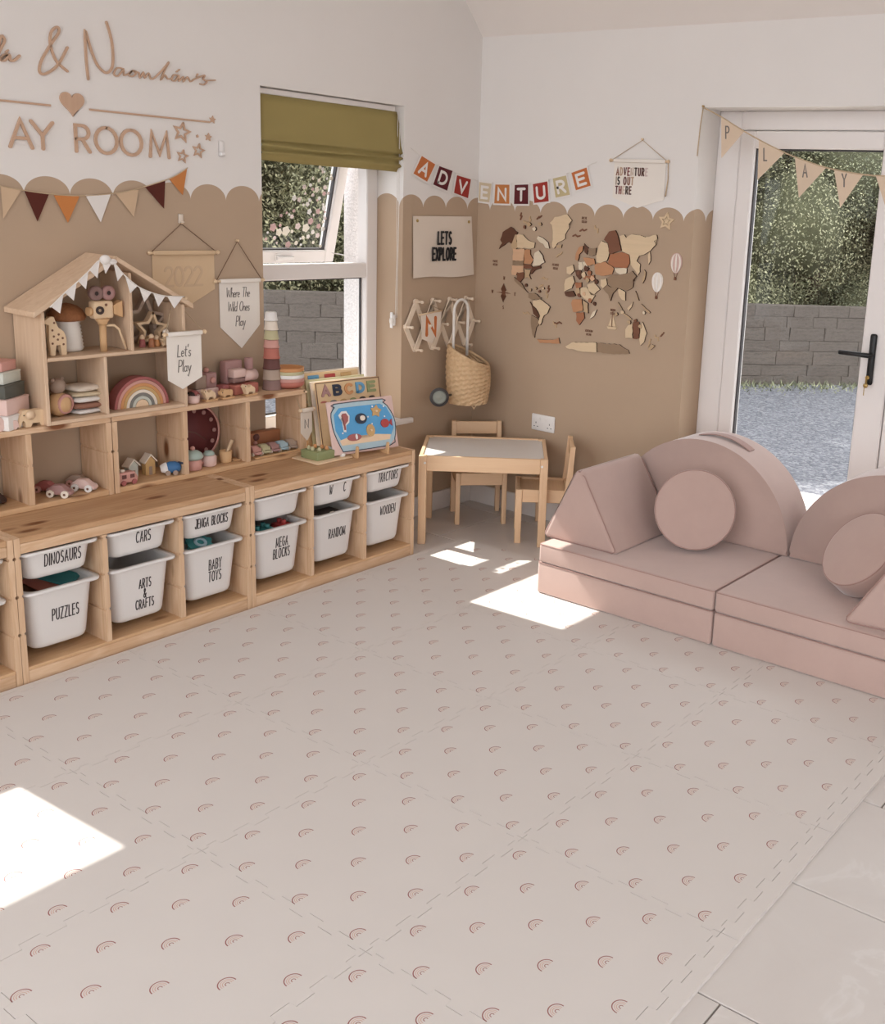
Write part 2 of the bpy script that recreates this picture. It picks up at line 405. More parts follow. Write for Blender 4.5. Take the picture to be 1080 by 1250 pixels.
# ------------------------------------------------------------------ stroke lettering
def arc(cx, cy, rx, ry, a0, a1, n=10):
    return [(cx + rx * math.cos(math.radians(a0 + (a1 - a0) * i / n)), cy + ry * math.sin(math.radians(a0 + (a1 - a0) * i / n))) for i in range(n + 1)]
G = {
 'A': (.62, [[(0, 0), (.31, 1), (.62, 0)], [(.11, .34), (.51, .34)]]),
 'B': (.52, [[(0, 0), (0, 1), (.25, 1)] + arc(.25, .77, .22, .23, 90, -90)[1:] + [(0, .54)], [(.25, .54)] + arc(.25, .27, .27, .27, 90, -90)[1:] + [(0, 0)]]),
 'C': (.58, [arc(.32, .5, .32, .5, 48, 312, 16)]),
 'D': (.58, [[(0, 0), (0, 1), (.2, 1)] + arc(.2, .5, .38, .5, 90, -90, 14)[1:] + [(0, 0)]]),
 'E': (.46, [[(.46, 0), (0, 0), (0, 1), (.46, 1)], [(0, .52), (.4, .52)]]),
 'F': (.46, [[(0, 0), (0, 1), (.46, 1)], [(0, .52), (.4, .52)]]),
 'G': (.62, [arc(.32, .5, .32, .5, 48, 330, 16) + [(.62, .46), (.38, .46)]]),
 'H': (.56, [[(0, 0), (0, 1)], [(.56, 0), (.56, 1)], [(0, .5), (.56, .5)]]),
 'I': (.06, [[(.03, 0), (.03, 1)]]),
 'J': (.4, [[(.12, 1), (.4, 1), (.4, .25)] + arc(.2, .22, .2, .22, 0, -180)]),
 'K': (.52, [[(0, 0), (0, 1)], [(.5, 1), (.0, .42)], [(.14, .58), (.52, 0)]]),
 'L': (.42, [[(0, 1), (0, 0), (.42, 0)]]),
 'M': (.78, [[(0, 0), (.08, 1), (.39, .12), (.70, 1), (.78, 0)]]),
 'N': (.58, [[(0, 0), (0, 1), (.58, 0), (.58, 1)]]),
 'O': (.66, [arc(.33, .5, .33, .5, 90, 450, 20)]),
 'P': (.5, [[(0, 0), (0, 1), (.25, 1)] + arc(.25, .74, .25, .26, 90, -90)[1:] + [(0, .48)]]),
 'R': (.52, [[(0, 0), (0, 1), (.25, 1)] + arc(.25, .74, .25, .26, 90, -90)[1:] + [(0, .48)], [(.24, .48), (.52, 0)]]),
 'S': (.48, [arc(.25, .75, .22, .25, 40, 270, 10) + arc(.24, .25, .24, .25, 90, -140, 10)[1:]]),
 'T': (.56, [[(0, 1), (.56, 1)], [(.28, 1), (.28, 0)]]),
 'U': (.54, [[(0, 1), (0, .3)] + arc(.27, .28, .27, .28, 180, 360)[1:] + [(.54, 1)]]),
 'V': (.6, [[(0, 1), (.3, 0), (.6, 1)]]),
 'W': (.86, [[(0, 1), (.2, 0), (.43, .8), (.66, 0), (.86, 1)]]),
 'X': (.56, [[(0, 0), (.56, 1)], [(0, 1), (.56, 0)]]),
 'Y': (.58, [[(0, 1), (.29, .5), (.58, 1)], [(.29, .5), (.29, 0)]]),
 'Z': (.52, [[(0, 1), (.52, 1), (0, 0), (.52, 0)]]),
 '&': (.64, [[(.62, 0), (.16, .60), (.10, .80), (.16, .95), (.28, 1), (.40, .93), (.43, .80), (.36, .66), (.08, .38), (.02, .22), (.08, .06), (.24, 0), (.42, .08), (.54, .24), (.62, .44)]]),
 "'": (.08, [[(.06, 1), (.02, .8)]]),
 '0': (.5, [arc(.25, .5, .25, .5, 90, 450, 16)]),
 '2': (.48, [arc(.24, .74, .23, .26, 165, -20, 10) + [(0, 0), (.48, 0)]]),
 # script-like small letters
 'a': (.46, [arc(.19, .23, .19, .23, 50, 330, 12), [(.38, .46), (.38, .06), (.46, .02)]]),
 'b': (.38, [[(0, 1), (0, 0)] + arc(.18, .22, .18, .22, -90, 170, 10)]),
 'd': (.42, [arc(.2, .24, .2, .24, 60, 380, 12), [(.4, 1), (.4, 0)]]),
 'e': (.38, [[(.02, .24), (.36, .28)] + arc(.19, .24, .18, .24, 20, 310, 12)]),
 'h': (.38, [[(0, 0), (.04, 1)], [(.02, .25)] + arc(.2, .28, .18, .2, 150, 0, 8) + [(.38, 0)]]),
 'i': (.08, [[(.04, .46), (.04, 0)], [(.04, .66), (.05, .7)]]),
 'l': (.12, [[(.04, 1), (.04, .08), (.14, 0)]]),
 'n': (.38, [[(0, .46), (0, 0)], [(0, .25)] + arc(.19, .28, .18, .2, 150, 0, 8) + [(.38, 0)]]),
 'o': (.4, [arc(.2, .24, .19, .24, 90, 450, 12)]),
 'r': (.26, [[(0, .46), (0, 0)], [(0, .28)] + arc(.18, .28, .16, .2, 160, 50, 6)]),
 's': (.3, [arc(.16, .36, .13, .12, 40, 260, 8) + arc(.14, .12, .14, .13, 80, -150, 8)[1:]]),
 't': (.3, [[(.14, .85), (.12, .08), (.26, 0)], [(0, .56), (.3, .58)]]),
 'u': (.4, [[(0, .46), (.02, .14)] + arc(.19, .14, .18, .14, 180, 350, 8) + [(.38, .46), (.4, 0)]]),
 'w': (.54, [[(0, .46), (.12, 0), (.27, .42), (.42, 0), (.54, .46)]]),
 'y': (.42, [[(0, .46), (.18, .05)], [(.42, .46), (.12, -.4), (.0, -.34)]]),
}
def text_width(s, gap=0.16, sx=1.0):
    w = 0
    for ch in s: w += (0.34 if ch == ' ' else G[ch][0]) * sx + gap
    return w - gap
def letters(bm, s, x, y, h, sx, w, z0, z1, M=None, gap=0.16, shear=0.0, center=True, mi=0, rise=0.0):
    """stroke text: h letter height, sx horizontal squeeze, w stroke width"""
    tw = text_width(s, gap, sx) * h
    cx = x - tw / 2 if center else x
    for ch in s:
        if ch != ' ':
            for k, pl in enumerate(G[ch][1]):      # strokes of one letter are stepped so that their faces never coincide
                stroke(bm, [(cx + p[0] * sx * h + shear * p[1] * h, y + p[1] * h + rise * (cx + p[0] * sx * h - x)) for p in pl], w, z0, z1 + k * .00012, M, mi)
        cx += ((0.34 if ch == ' ' else G[ch][0]) * sx + gap) * h

# ================================================================== structure
XR, YB = 5.6, -6.6
def wall_with_holes(bm, u0, u1, z0, z1, holes, put):
    """rectangles around the holes (u0,u1,z0,z1 each), one solid mesh"""
    us = sorted({u0, u1, *[h[0] for h in holes], *[h[1] for h in holes]})
    for a, b in zip(us[:-1], us[1:]):
        cuts = sorted([(h[2], h[3]) for h in holes if h[0] <= a and h[1] >= b])
        z = z0
        for c, d in cuts:
            if c > z: put(bm, a, b, z, c)
            z = d
        if z < z1: put(bm, a, b, z, z1)
W1 = (-1.425, -0.567, 0.52, 2.098)
W2 = (-4.25, -3.085, 0.52, 2.098)
bm = NB()
wall_with_holes(bm, YB, 0.0, 0.0, 4.1, [W1, W2], lambda b, a, c, z0, z1: box(b, (-0.245, a, z0), (0, c, z1)))
bmesh.ops.remove_doubles(bm, verts=bm.verts, dist=1e-5)
wl = struct('wall_left', bm, 'wall_left')
bm = NB()
wall_with_holes(bm, YB, 0.36, -0.2, 4.1, [(W1[0] + .02, W1[1] - .02, W1[2] - .03, W1[3] - .02), (W2[0] + .02, W2[1] - .02, W2[2] - .03, W2[3] - .02)], lambda b, a, c, z0, z1: box(b, (-0.40, a, z0), (-0.2455, c, z1)))
obj('outside_render', bm, 'pebble', wl)
D1 = (1.327, 3.30, 0.0, 2.135)
bm = NB()
wall_with_holes(bm, -0.245, XR, 0.0, 2.6, [D1], lambda b, a, c, z0, z1: box(b, (a, 0.0, z0), (c, 0.245, z1)))
bmesh.ops.remove_doubles(bm, verts=bm.verts, dist=1e-5)
wr = struct('wall_right', bm, 'wall_right')
bm = NB()
wall_with_holes(bm, -0.245, XR, -0.2, 2.6, [(D1[0] - .0, D1[1], -0.2, D1[3])], lambda b, a, c, z0, z1: box(b, (a, 0.2455, z0), (c, 0.36, z1)))
obj('outside_render', bm, 'pebble', wr)
bm = NB(); wall_with_holes(bm, YB, 0.36, -0.05, 4.1, [(-5.4, -2.2, 0.0, 2.2)], lambda b, a, c, z0, z1: box(b, (XR, a, z0), (XR + .12, c, z1))); struct('wall_opposite_unseen', bm, 'ceiling')  # unseen wall, added with its opening to steer light onto shelves and reveals
# vaulted ceiling: rises from the right wall, then runs flat
bm = NB()
sl = 1.1; zf = 4.0; yf = -(zf - 2.495) / sl
v = [(-0.245, 0.36, 2.495 + .0 - 0.36 * 0), (XR, 0.36, 2.495), (XR, 0.0, 2.495), (-0.245, 0.0, 2.495)]
prism(bm, [(0.0, 2.495), (yf, zf), (YB, zf), (YB, zf + .12), (yf - .05, zf + .12), (0.36, 2.62), (0.36, 2.495)], -0.4, XR,
      Matrix(((0, 0, 1, 0), (1, 0, 0, 0), (0, 1, 0, 0), (0, 0, 0, 1))))
struct('ceiling', bm, 'ceiling')
# floor: grout bed with one object per porcelain tile
bm = NB(); box(bm, (-0.245, YB, -0.12), (XR, 0.245, -0.004)); floor = struct('floor', bm, 'grout')
tm = {}
TX, TY, GR = 1.0, 0.5025, 0.005
row = 0
y1 = -1.62 + TY * 4
while y1 > YB + .3:
    y0 = y1 - TY; off = 3.0 - 5.0 + (row * TX / 3.0 + 0.0) % TX
    ya, yb = y0 + GR / 2, min(y1, 0.0) - GR / 2
    x = off - TX
    while x < XR - 0.2:
        xa, xb = max(x, -0.0) + GR / 2, min(x + TX, XR) - GR / 2
        if xb - xa > 0.05 and yb - ya > 0.02 and not (xa > 0.4 and xb < 2.9 and y1 < -1.4 and False):
            key = (round(xb - xa, 3), round(yb - ya, 3))
            if key not in tm:
                t = NB(); box(t, (0, 0, -0.012), (key[0], key[1], 0.0), 0.0012, 1); me = bpy.data.meshes.new('tile'); t.to_mesh(me); t.free(); me.materials.append(MAT['tile']); tm[key] = me
            o = bpy.data.objects.new('tile', tm[key]); COL.objects.link(o); o.parent = floor; o.location = (xa, ya, 0)
        x += TX
    y1 -= TY; row += 1
def skirting(name, lo, hi):
    bm = NB(); box(bm, lo, hi, 0.004, 2); return struct(name, bm, 'trim')
skirting('baseboard_left', (0.0, YB, 0.0), (0.016, 0.0, 0.105))
skirting('baseboard_right', (0.016, -0.016, 0.0), (1.327, 0.0, 0.105))
skirting('baseboard_far_right', (3.30, -0.016, 0.0), (XR, 0.0, 0.105))

# ------------------------------------------------------------------ windows
def frame_rect(bm, a0, a1, b0, b1, w, d0, d1, put, bev=0.006):
    put(bm, a0, a0 + w, b0, b1, d0, d1); put(bm, a1 - w, a1, b0, b1, d0, d1)
    put(bm, a0 + w, a1 - w, b0, b0 + w, d0, d1); put(bm, a0 + w, a1 - w, b1 - w, b1, d0, d1)
def make_window(name, W, decals):
    """white upvc window, fixed lower pane and a top-hung sash pushed open"""
    y0, y1, z0, z1 = W; z0 += 0.03
    putx = lambda b, a, c, e, f, d0, d1: box(b, (d0, a, e), (d1, c, f), 0.005, 1)
    bm = NB(); frame_rect(bm, y0, y1, z0, z1, 0.075, -0.245, -0.175, putx)
    box(bm, (-0.245, y0 + .075, 1.262), (-0.175, y1 - .075, 1.335), 0.005, 1)
    win = struct(name, bm, 'upvc')
    bm = NB(); frame_rect(bm, y0 + .073, y1 - .073, z0 + .073, 1.264, 0.010, -0.222, -0.212, lambda b, a, c, e, f, d0, d1: box(b, (d0, a, e), (d1, c, f)))
    obj('gasket', bm, 'gasket', win)
    bm = NB(); box(bm, (-0.219, y0 + .07, z0 + .07), (-0.214, y1 - .07, 1.27)); obj('pane', bm, 'glass', win)
    # open sash
    sy0, sy1, sh = y0 + .044, y1 - .078, 0.722
    H = T(-0.277, 0, 2.03) @ RY(0.235)
    bm = NB(); frame_rect(bm, sy0, sy1, -sh, 0.0, 0.062, -0.03, 0.03, lambda b, a, c, e, f, d0, d1: box(b, (d0, a, e), (d1, c, f), 0.005, 1, H))
    sash = obj('sash', bm, 'upvc', win)
    bm = NB(); frame_rect(bm, sy0 + .060, sy1 - .060, -sh + .060, -.060, 0.008, -0.006, 0.014, lambda b, a, c, e, f, d0, d1: box(b, (d0, a, e), (d1, c, f), 0, 1, H))
    obj('gasket', bm, 'gasket', sash)
    bm = NB(); box(bm, (-0.003, sy0 + .058, -sh + .058), (0.002, sy1 - .058, -.058), 0, 1, H); obj('pane', bm, 'glass', sash)
    bm = NB(); box(bm, (0.03, (sy0 + sy1) / 2 - .015, -sh + .012), (0.036, (sy0 + sy1) / 2 + .015, -sh + .05), .002, 1, H)
    box(bm, (0.036, (sy0 + sy1) / 2 - .012, -sh + .02), (0.052, (sy0 + sy1) / 2 + .09, -sh + .04), .004, 2, H); obj('handle', bm, 'white', sash)
    for yy in (sy0 + .012, sy1 - .018):
        bm = NB(); cyl(bm, (-0.235, yy, 1.36), tuple(H @ Vector((-0.02, yy, -sh + .04))), 0.0025, n=6); obj('stay', bm, 'upvc', win)
    if decals:
        rnd = random.Random(4); n = 0
        cols = [('sticker_white', 238, 230, 222), ('sticker_pink', 236, 214, 208), ('sticker_rose', 214, 172, 168), ('sticker_cream', 242, 232, 212), ('sticker_pale', 240, 236, 230)]
        spots = []
        while n < 70:
            a = rnd.random(); b = rnd.random()
            yy = sy1 - .075 - a * 0.40; zz = -sh + .075 + b * 0.50
            if b > 1.05 - a * 1.0 or (a > .55 and b > .35): continue
            r = rnd.choice([.006, .008, .009, .011, .013]) + (0.010 if (b < .3 and rnd.random() < .3) else 0)
            if any((yy - p[0]) ** 2 + (zz - p[1]) ** 2 < (r + p[2]) ** 2 * .8 for p in spots): continue
            spots.append((yy, zz, r)); n += 1
            bm = NB(); k = rnd.choice([9, 11, 13])
            pts = [(yy + r * (1 + .13 * math.cos(5 * 2 * PI * i / 20)) * math.cos(2 * PI * i / 20), zz + r * (1 + .13 * math.cos(5 * 2 * PI * i / 20)) * math.sin(2 * PI * i / 20)) for i in range(20)]
            prism(bm, pts, 0.0022, 0.003, H @ WL)
            c = rnd.choice(cols); tone(*c)
            o = obj('flower_sticker', bm, 't_' + c[0], sash)
            bm = NB(); prism(bm, [(yy + r * .35 * math.cos(2 * PI * i / 8), zz + r * .35 * math.sin(2 * PI * i / 8)) for i in range(8)], 0.003, 0.0034, H @ WL)
            tone('sticker_heart', 222, 176, 120); bm.free()
    # sill board
    bm = NB(); box(bm, (-0.175, y0 - (0.0), W[2] + .0), (0.0, y1, W[2] + .03), .0)
    box(bm, (0.0005, y0 - .05, W[2] + .003), (0.028, y1 + .07, W[2] + .03), .004, 2); obj('window_sill', bm, 'trim', win)
    return win
make_window('window_1', W1, True)
make_window('window_2', W2, False)

# ------------------------------------------------------------------ garden door
def make_door():
    z1 = D1[3]
    puty = lambda b, a, c, e, f, d0, d1: box(b, (a, d0, e), (c, d1, f), 0.005, 1)
    bm = NB(); x0, x1 = D1[0], D1[1]
    puty(bm, x0, x0 + .118, 0, z1, .175, .245); puty(bm, x1 - .118, x1, 0, z1, .175, .245)
    puty(bm, x0 + .118, x1 - .118, z1 - .085, z1, .175, .245); puty(bm, x0 + .118, x1 - .118, 0, .04, .175, .245)
    door = struct('door_1', bm, 'upvc')
    def leaf(a, b, side):
        bm = NB(); w = .075 if side == 'l' else .13; w2 = .13 if side == 'l' else .075
        puty(bm, a, a + w, .045, z1 - .088, .17, .24); puty(bm, b - w2, b, .045, z1 - .088, .17, .24)
        puty(bm, a + w, b - w2, z1 - .088 - .078, z1 - .088, .17, .24); puty(bm, a + w, b - w2, .045, .165, .17, .24)
        lf = obj('door_leaf', bm, 'upvc', door)
        bm = NB(); frame_rect(bm, a + w - .002, b - w2 + .002, .163, z1 - .164, .009, .192, .215, lambda q, c, d, e, f, d0, d1: box(q, (c, d0, e), (d, d1, f)))
        obj('gasket', bm, 'gasket', lf)
        bm = NB(); box(bm, (a + w - .005, .204, .16), (b - w2 + .005, .209, z1 - .16)); obj('pane', bm, 'glass', lf)
        return lf
    l1 = leaf(x0 + .121, 2.266, 'l'); leaf(2.272, x1 - .121, 'r')
    # thin shadow gaps are real gaps between frame and leaf; black lever handle with key
    bm = NB(); box(bm, (2.176, .150, .950), (2.207, .170, 1.180), .010, 3); hd = obj('door_handle', bm, 'black', l1)
    bm = NB(); cyl(bm, (2.192, .150, 1.085), (2.192, .118, 1.085), .010, n=10)
    box(bm, (2.050, .108, 1.075), (2.200, .126, 1.097), .008, 2); obj('lever', bm, 'black', hd)
    bm = NB(); cyl(bm, (2.188, .150, .985), (2.188, .138, .985), .009, n=10); box(bm, (2.186, .122, .955), (2.190, .142, .995), .002, 1)
    lathe(bm, [(0.0, -.002), (.011, -.002), (.011, .002), (0, .002)], 12, T(2.188, .130, .950) @ RX(PI / 2)); box(bm, (2.183, .124, .905), (2.187, .127, .945), .001, 1)
    obj('key', bm, 'brass', hd)
make_door()

# ================================================================== garden
bm = NB(); box(bm, (-40, -30, -0.30), (40, 45, -0.124)); g = struct('ground', bm, 'gravel')
bm = NB(); box(bm, (-0.45, 0.36, -0.15), (6.0, 1.95, -0.095), .01, 1); obj('paving', bm, plain('pale_paving', rgb(226, 220, 212), .8, .05, 6), g)
def wall_block_row():
    d = Vector((0.656, 0.755, 0)); nrm = Vector((-0.755, 0.656, 0)); a = Vector((-4.3, 2.2, 0))
    bm = NB()
    t = bmesh.new()
    bw, bh = 0.45, 0.22
    R = Matrix(((d.x, nrm.x, 0, a.x), (d.y, nrm.y, 0, a.y), (0, 0, 1, 0), (0, 0, 0, 1)))
    rr = random.Random(3)
    s = -5.0
    box(bm, (-5.0, 0.006, -.2), (16.0, .22, .66), 0, 1, R)
    return bm, R
bm, R = wall_block_row()
gw = obj('garden_wall', bm, 'block'); gw['kind'] = 'structure'; gw['label'] = 'weathered grey block wall behind the gravel'; 
rr = random.Random(5)
bmeshes = []
for k in range(6):
    b = NB(); box(b, (0.004, 0, 0.004), (0.996, .05, 0.996), .012, 1)
    for v in b.verts: v.co += Vector((rr.uniform(-.012, .012), rr.uniform(-.008, .005), rr.uniform(-.03, .03)))
    me = bpy.data.meshes.new('stone'); b.to_mesh(me); b.free(); me.materials.append(MAT['block']); bmeshes.append(me)
zz = -0.16; hs = [.13, .12, .15, .11, .14, .12, .115]
for h in hs:
    s = -3.2 + rr.uniform(0, .3)
    while s < 11.0:
        L = rr.uniform(.26, .62)
        o = bpy.data.objects.new('stone', bmeshes[rr.randrange(6)]); COL.objects.link(o); o.parent = gw
        o.matrix_local = R @ T(s, rr.uniform(-.012, -.004), zz) @ Matrix.Diagonal((L, 1, h, 1)); s += L
    zz += h
bm = NB(); box(bm, (-5.0, -.002, .655), (16.0, .22, .72), .012, 1, R); obj('coping', bm, 'block', gw)

def grass_strip():
    rnd = random.Random(31); vs, fs = [], []
    for i in range(4500):
        s = rnd.uniform(-3, 11); d_ = abs(rnd.gauss(0, .22)) + .03
        p = R @ Vector((s, -d_, -.124)); h = rnd.uniform(.02, .08) * max(.25, 1 - d_); a = rnd.uniform(0, PI); w = .008
        B = len(vs); dx, dy = w * math.cos(a), w * math.sin(a)
        vs += [(p.x - dx, p.y - dy, p.z), (p.x + dx, p.y + dy, p.z), (p.x + rnd.uniform(-.05, .05), p.y + rnd.uniform(-.05, .05), p.z + h)]; fs.append((B, B + 1, B + 2))
    me = bpy.data.meshes.new('weeds'); me.from_pydata(vs, [], fs); me.materials.append(MAT['leaf1'])
    o = bpy.data.objects.new('weeds', me); COL.objects.link(o); o['kind'] = 'stuff'; o.parent = g
grass_strip()

def leaf_cloud(n, rx, rz, size, seed, blobs=13):
    """many small leaf quads gathered in clumps"""
    rnd = random.Random(seed); vs, fs = [], []
    cl = []
    for k in range(blobs):
        a = rnd.uniform(0, 2 * PI); q = rnd.uniform(0.2, .8); zz = rnd.uniform(-.75, .9)
        cl.append((math.cos(a) * rx * q * math.sqrt(1 - zz * zz * .8), math.sin(a) * rx * q * math.sqrt(1 - zz * zz * .8), zz * rz, rnd.uniform(.32, .55) * rx))
    for i in range(n):
        c = cl[rnd.randrange(blobs)]
        d = Vector((rnd.gauss(0, 1), rnd.gauss(0, 1), rnd.gauss(0, 1))); d.normalize(); rr_ = c[3] * rnd.uniform(.72, 1.1)
        p = Vector(c[:3]) + d * rr_
        up = (d + Vector((rnd.uniform(-.9, .9), rnd.uniform(-.9, .9), rnd.uniform(-.4, 1.0)))).normalized()
        s = up.cross(Vector((rnd.uniform(-1, 1), rnd.uniform(-1, 1), rnd.uniform(-1, 1)))).normalized(); w = up.cross(s)
        L = size * rnd.uniform(.6, 1.3); B = len(vs)
        vs += [p - s * L, p + w * L * .42, p + s * L, p - w * L * .42]; fs.append((B, B + 1, B + 2, B + 3))
    me = bpy.data.meshes.new('foliage'); me.from_pydata([tuple(v) for v in vs], [], fs); return me, cl
def make_tree(i, kind, label):
    me, cl = leaf_cloud(120000, 1.35, 1.9, .014 if kind != 2 else .017, 20 + i)
    me.materials.append(MAT['leaf%d' % kind])
    root = thing('garden_tree', label, 'tree', T(0, 0, -0.12), 'trees behind the garden wall')
    fo = bpy.data.objects.new('foliage', me); COL.objects.link(fo); fo.parent = root; fo.location = (0, 0, 1.85); fo['kind'] = 'stuff'
    bm = NB()
    for c in cl:
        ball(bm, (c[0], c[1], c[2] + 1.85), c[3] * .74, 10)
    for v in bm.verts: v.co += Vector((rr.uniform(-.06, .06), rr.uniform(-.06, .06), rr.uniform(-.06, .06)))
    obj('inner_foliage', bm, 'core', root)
    bm = NB(); tube(bm, [(0, 0, 0), (.05, .02, .8), (-.04, .03, 1.5), (.02, 0, 2.4)], [.10, .085, .07, .04], 8)
    for c in cl[:5]: tube(bm, [(0, 0, 1.2), (c[0] * .5, c[1] * .5, 1.4 + (c[2] + 1) * .4), (c[0], c[1], c[2] + 1.85)], [.045, .03, .015], 6)
    obj('trunk', bm, 'bark', root)
    return root
d = Vector((0.656, 0.755, 0)); nrm = Vector((-0.755, 0.656, 0)); a = Vector((-4.3, 2.2, 0))
protos = []
spots = []
for k, s in enumerate([-3.0, -1.6, -0.2, 1.1, 2.4, 3.7, 5.0, 6.3, 7.6, 8.9]):
    spots.append((s + .2 * math.sin(k * 2.1), 1.9 + .2 * math.cos(k * 1.7), (1.55 if s < 4.5 else 1.12) + .12 * math.sin(k * 3.3), k % 3))
for k, s in enumerate([-3.6, -1.9, -0.1, 1.7, 3.5, 5.3, 7.1, 8.9, 10.6]):
    spots.append((s, 4.6 + .3 * math.sin(k * 2.0), (2.0 if s < 4.5 else 1.3) + .2 * math.cos(k * 2.3), (k + 1) % 3))
KN = ['olive green leafy tree', 'deep green leafy tree', 'yellow green leafy tree']
ordn = ['first', 'second', 'third', 'fourth', 'fifth', 'sixth', 'seventh', 'eighth', 'ninth', 'tenth']
for q, (s, off, sc, kind) in enumerate(spots):
    P = a + d * s + nrm * off
    M = T(P.x, P.y, -0.12) @ RZ(q * 1.9) @ Matrix.Diagonal((sc, sc, sc * (1.05 if q < 10 else 1.1), 1))
    row = 'in the row along the garden wall' if q < 10 else 'in the taller row at the back'
    lab = '%s, %s from the left %s' % (KN[kind], ordn[q if q < 10 else q - 10], row)
    src = next((p for p in protos if p[1] == kind), None)
    if src is None:
        t = make_tree(q, kind, lab); t.matrix_world = M; protos.append((t, kind))
    else:
        copy_tree(src[0], M, lab, 'trees behind the garden wall')

# ================================================================== big furniture
def storage_unit(y0, label):
    """low pine storage frame, three bays with grooved uprights"""
    u = thing('storage_unit', label, 'storage unit', T(0.012, y0, 0), 'low pine storage frames')
    D, W, H = .438, .938, .52
    bm = NB(); box(bm, (0, .0205, H - .02), (D, W - .0205, H), .002, 1); obj('top_panel', bm, 'pine_top', u)
    bm = NB(); box(bm, (D - .022, .0205, H - .056), (D - .0005, W - .0205, H - .0205), .003, 2); obj('front_rail', bm, 'pine_y', u)
    bm = NB(); box(bm, (0, .0205, H - .056), (.02, W - .0205, H - .0205), .002, 1); obj('back_rail', bm, 'pine_y', u)
    bm = NB(); box(bm, (0, .0205, .05), (D, W - .0205, .062), .002, 1); obj('bottom_panel', bm, 'pine_shade', u)
    bm = NB(); box(bm, (D - .022, .0205, 0), (D - .001, W - .0205, .0495), .003, 2); obj('bottom_rail', bm, 'pine_y', u)
    def upright(yc, z0, z1, name):
        h = .010; gz = [.185, .318, .452]
        pts = [(-h, z0)]; 
        pts2 = []
        for s, seq in ((1, sorted(gz)), ):
            right = [(h, z0)]
            for z in seq:
                if z + .01 < z1: right += [(h, z - .006), (h - .0045, z - .004), (h - .0045, z + .004), (h, z + .006)]
            right += [(h, z1)]
            left = [(-x, z) for x, z in reversed(right)]
            pts2 = right + left
        bm = NB(); prism(bm, pts2, 0, D, T(0, yc, 0) @ Matrix(((0, 0, 1, 0), (1, 0, 0, 0), (0, 1, 0, 0), (0, 0, 0, 1))))
        obj(name, bm, 'pine_z', u)
    upright(.010, 0, H, 'side_panel'); upright(W - .010, 0, H, 'side_panel')
    for k in (1, 2): upright(.010 + k * (W - .02) / 3, .0625, H - .0565, 'divider')
    return u
UA, UB_, UC = -2.805, -1.865, -3.745
storage_unit(UB_, 'low pine storage frame nearest the white topped table')
storage_unit(UA, 'low pine storage frame in the middle of the row')
storage_unit(UC, 'low pine storage frame cut off by the left edge of the photo')

def rrect(w, d, r, n=4):
    p = []
    for cx, cy, a in ((w / 2 - r, d / 2 - r, 0), (-w / 2 + r, d / 2 - r, 90), (-w / 2 + r, -d / 2 + r, 180), (w / 2 - r, -d / 2 + r, 270)):
        for i in range(n + 1):
            t = math.radians(a + 90 * i / n); p.append((cx + r * math.cos(t), cy + r * math.sin(t)))
    return p
def loft(bm, rings, cap0=True, cap1=False):
    t = bmesh.new(); rows = [[t.verts.new(p) for p in r] for r in rings]; n = len(rings[0])
    for A, B in zip(rows[:-1], rows[1:]):
        for i in range(n):
            f = t.faces.new((A[i], A[(i + 1) % n], B[(i + 1) % n], B[i])); f.smooth = True
    if cap0: t.faces.new(list(reversed(rows[0])))
    if cap1: t.faces.new(rows[-1])
    bmesh.ops.recalc_face_normals(t, faces=t.faces)
    merge(bm, t)
def storage_bin(y, z, h, label, lines, ink='ink', th=.052):
    """tapered plastic bin with a flared rim; x is depth, origin at rim front centre bottom"""
    b = thing('storage_bin', label, 'storage bin', T(0.245, y, z), 'white storage bins')
    Dp, Wd = .400, .262
    tp = .018 if h > .15 else .010
    def ring(d, w, r, zz, xo=0): return [(x + xo, yy, zz) for x, yy in rrect(d, w, r)]
    bm = NB()
    rings = [ring(Dp - .05 - 2 * tp, Wd - .045 - 2 * tp, .03, 0.0), ring(Dp - .035 - 2 * tp, Wd - .03 - 2 * tp, .035, .006), ring(Dp - .03 - 1.8 * tp, Wd - .025 - 1.8 * tp, .035, .02),
             ring(Dp - .03, Wd - .025, .035, h - .018), ring(Dp - .026, Wd - .022, .035, h - .014), ring(Dp + .012, Wd + .012, .03, h - .010), ring(Dp + .016, Wd + .014, .03, h - .004), ring(Dp + .012, Wd + .012, .03, h),
             ring(Dp - .026, Wd - .024, .033, h), ring(Dp - .034, Wd - .03, .033, h - .012), ring(Dp - .036 - 1.8 * tp, Wd - .031 - 1.8 * tp, .033, .022), ring(Dp - .06 - 1.8 * tp, Wd - .06 - 1.8 * tp, .03, .008)]
    loft(bm, rings, True, True); obj('tub', bm, 'bin', b)
    if lines:
        # lettering lies on the sloping front
        x0 = (Dp - .03 - 1.8 * tp) / 2; x1 = (Dp - .03) / 2; ang = math.atan2(x1 - x0, h - .038)
        M = T(x0, 0, .02) @ RY(ang) @ WL @ T(0, 0, 0.0004)
        bm = NB(); n = len(lines)
        for i, (s, yy) in enumerate(lines):
            letters(bm, s, .012 if len(s) < 11 else .0, yy, th if len(s) < 11 or '  ' in s else th * .88, .42, .0040, 0, .0006, M, .135 if len(s) < 11 else .115)
        obj('lettering', bm, ink, b)
    return b
def bay(u0, k): return u0 + .010 + (k + .5) * (.938 - .02) / 3
small, big = .352, .095
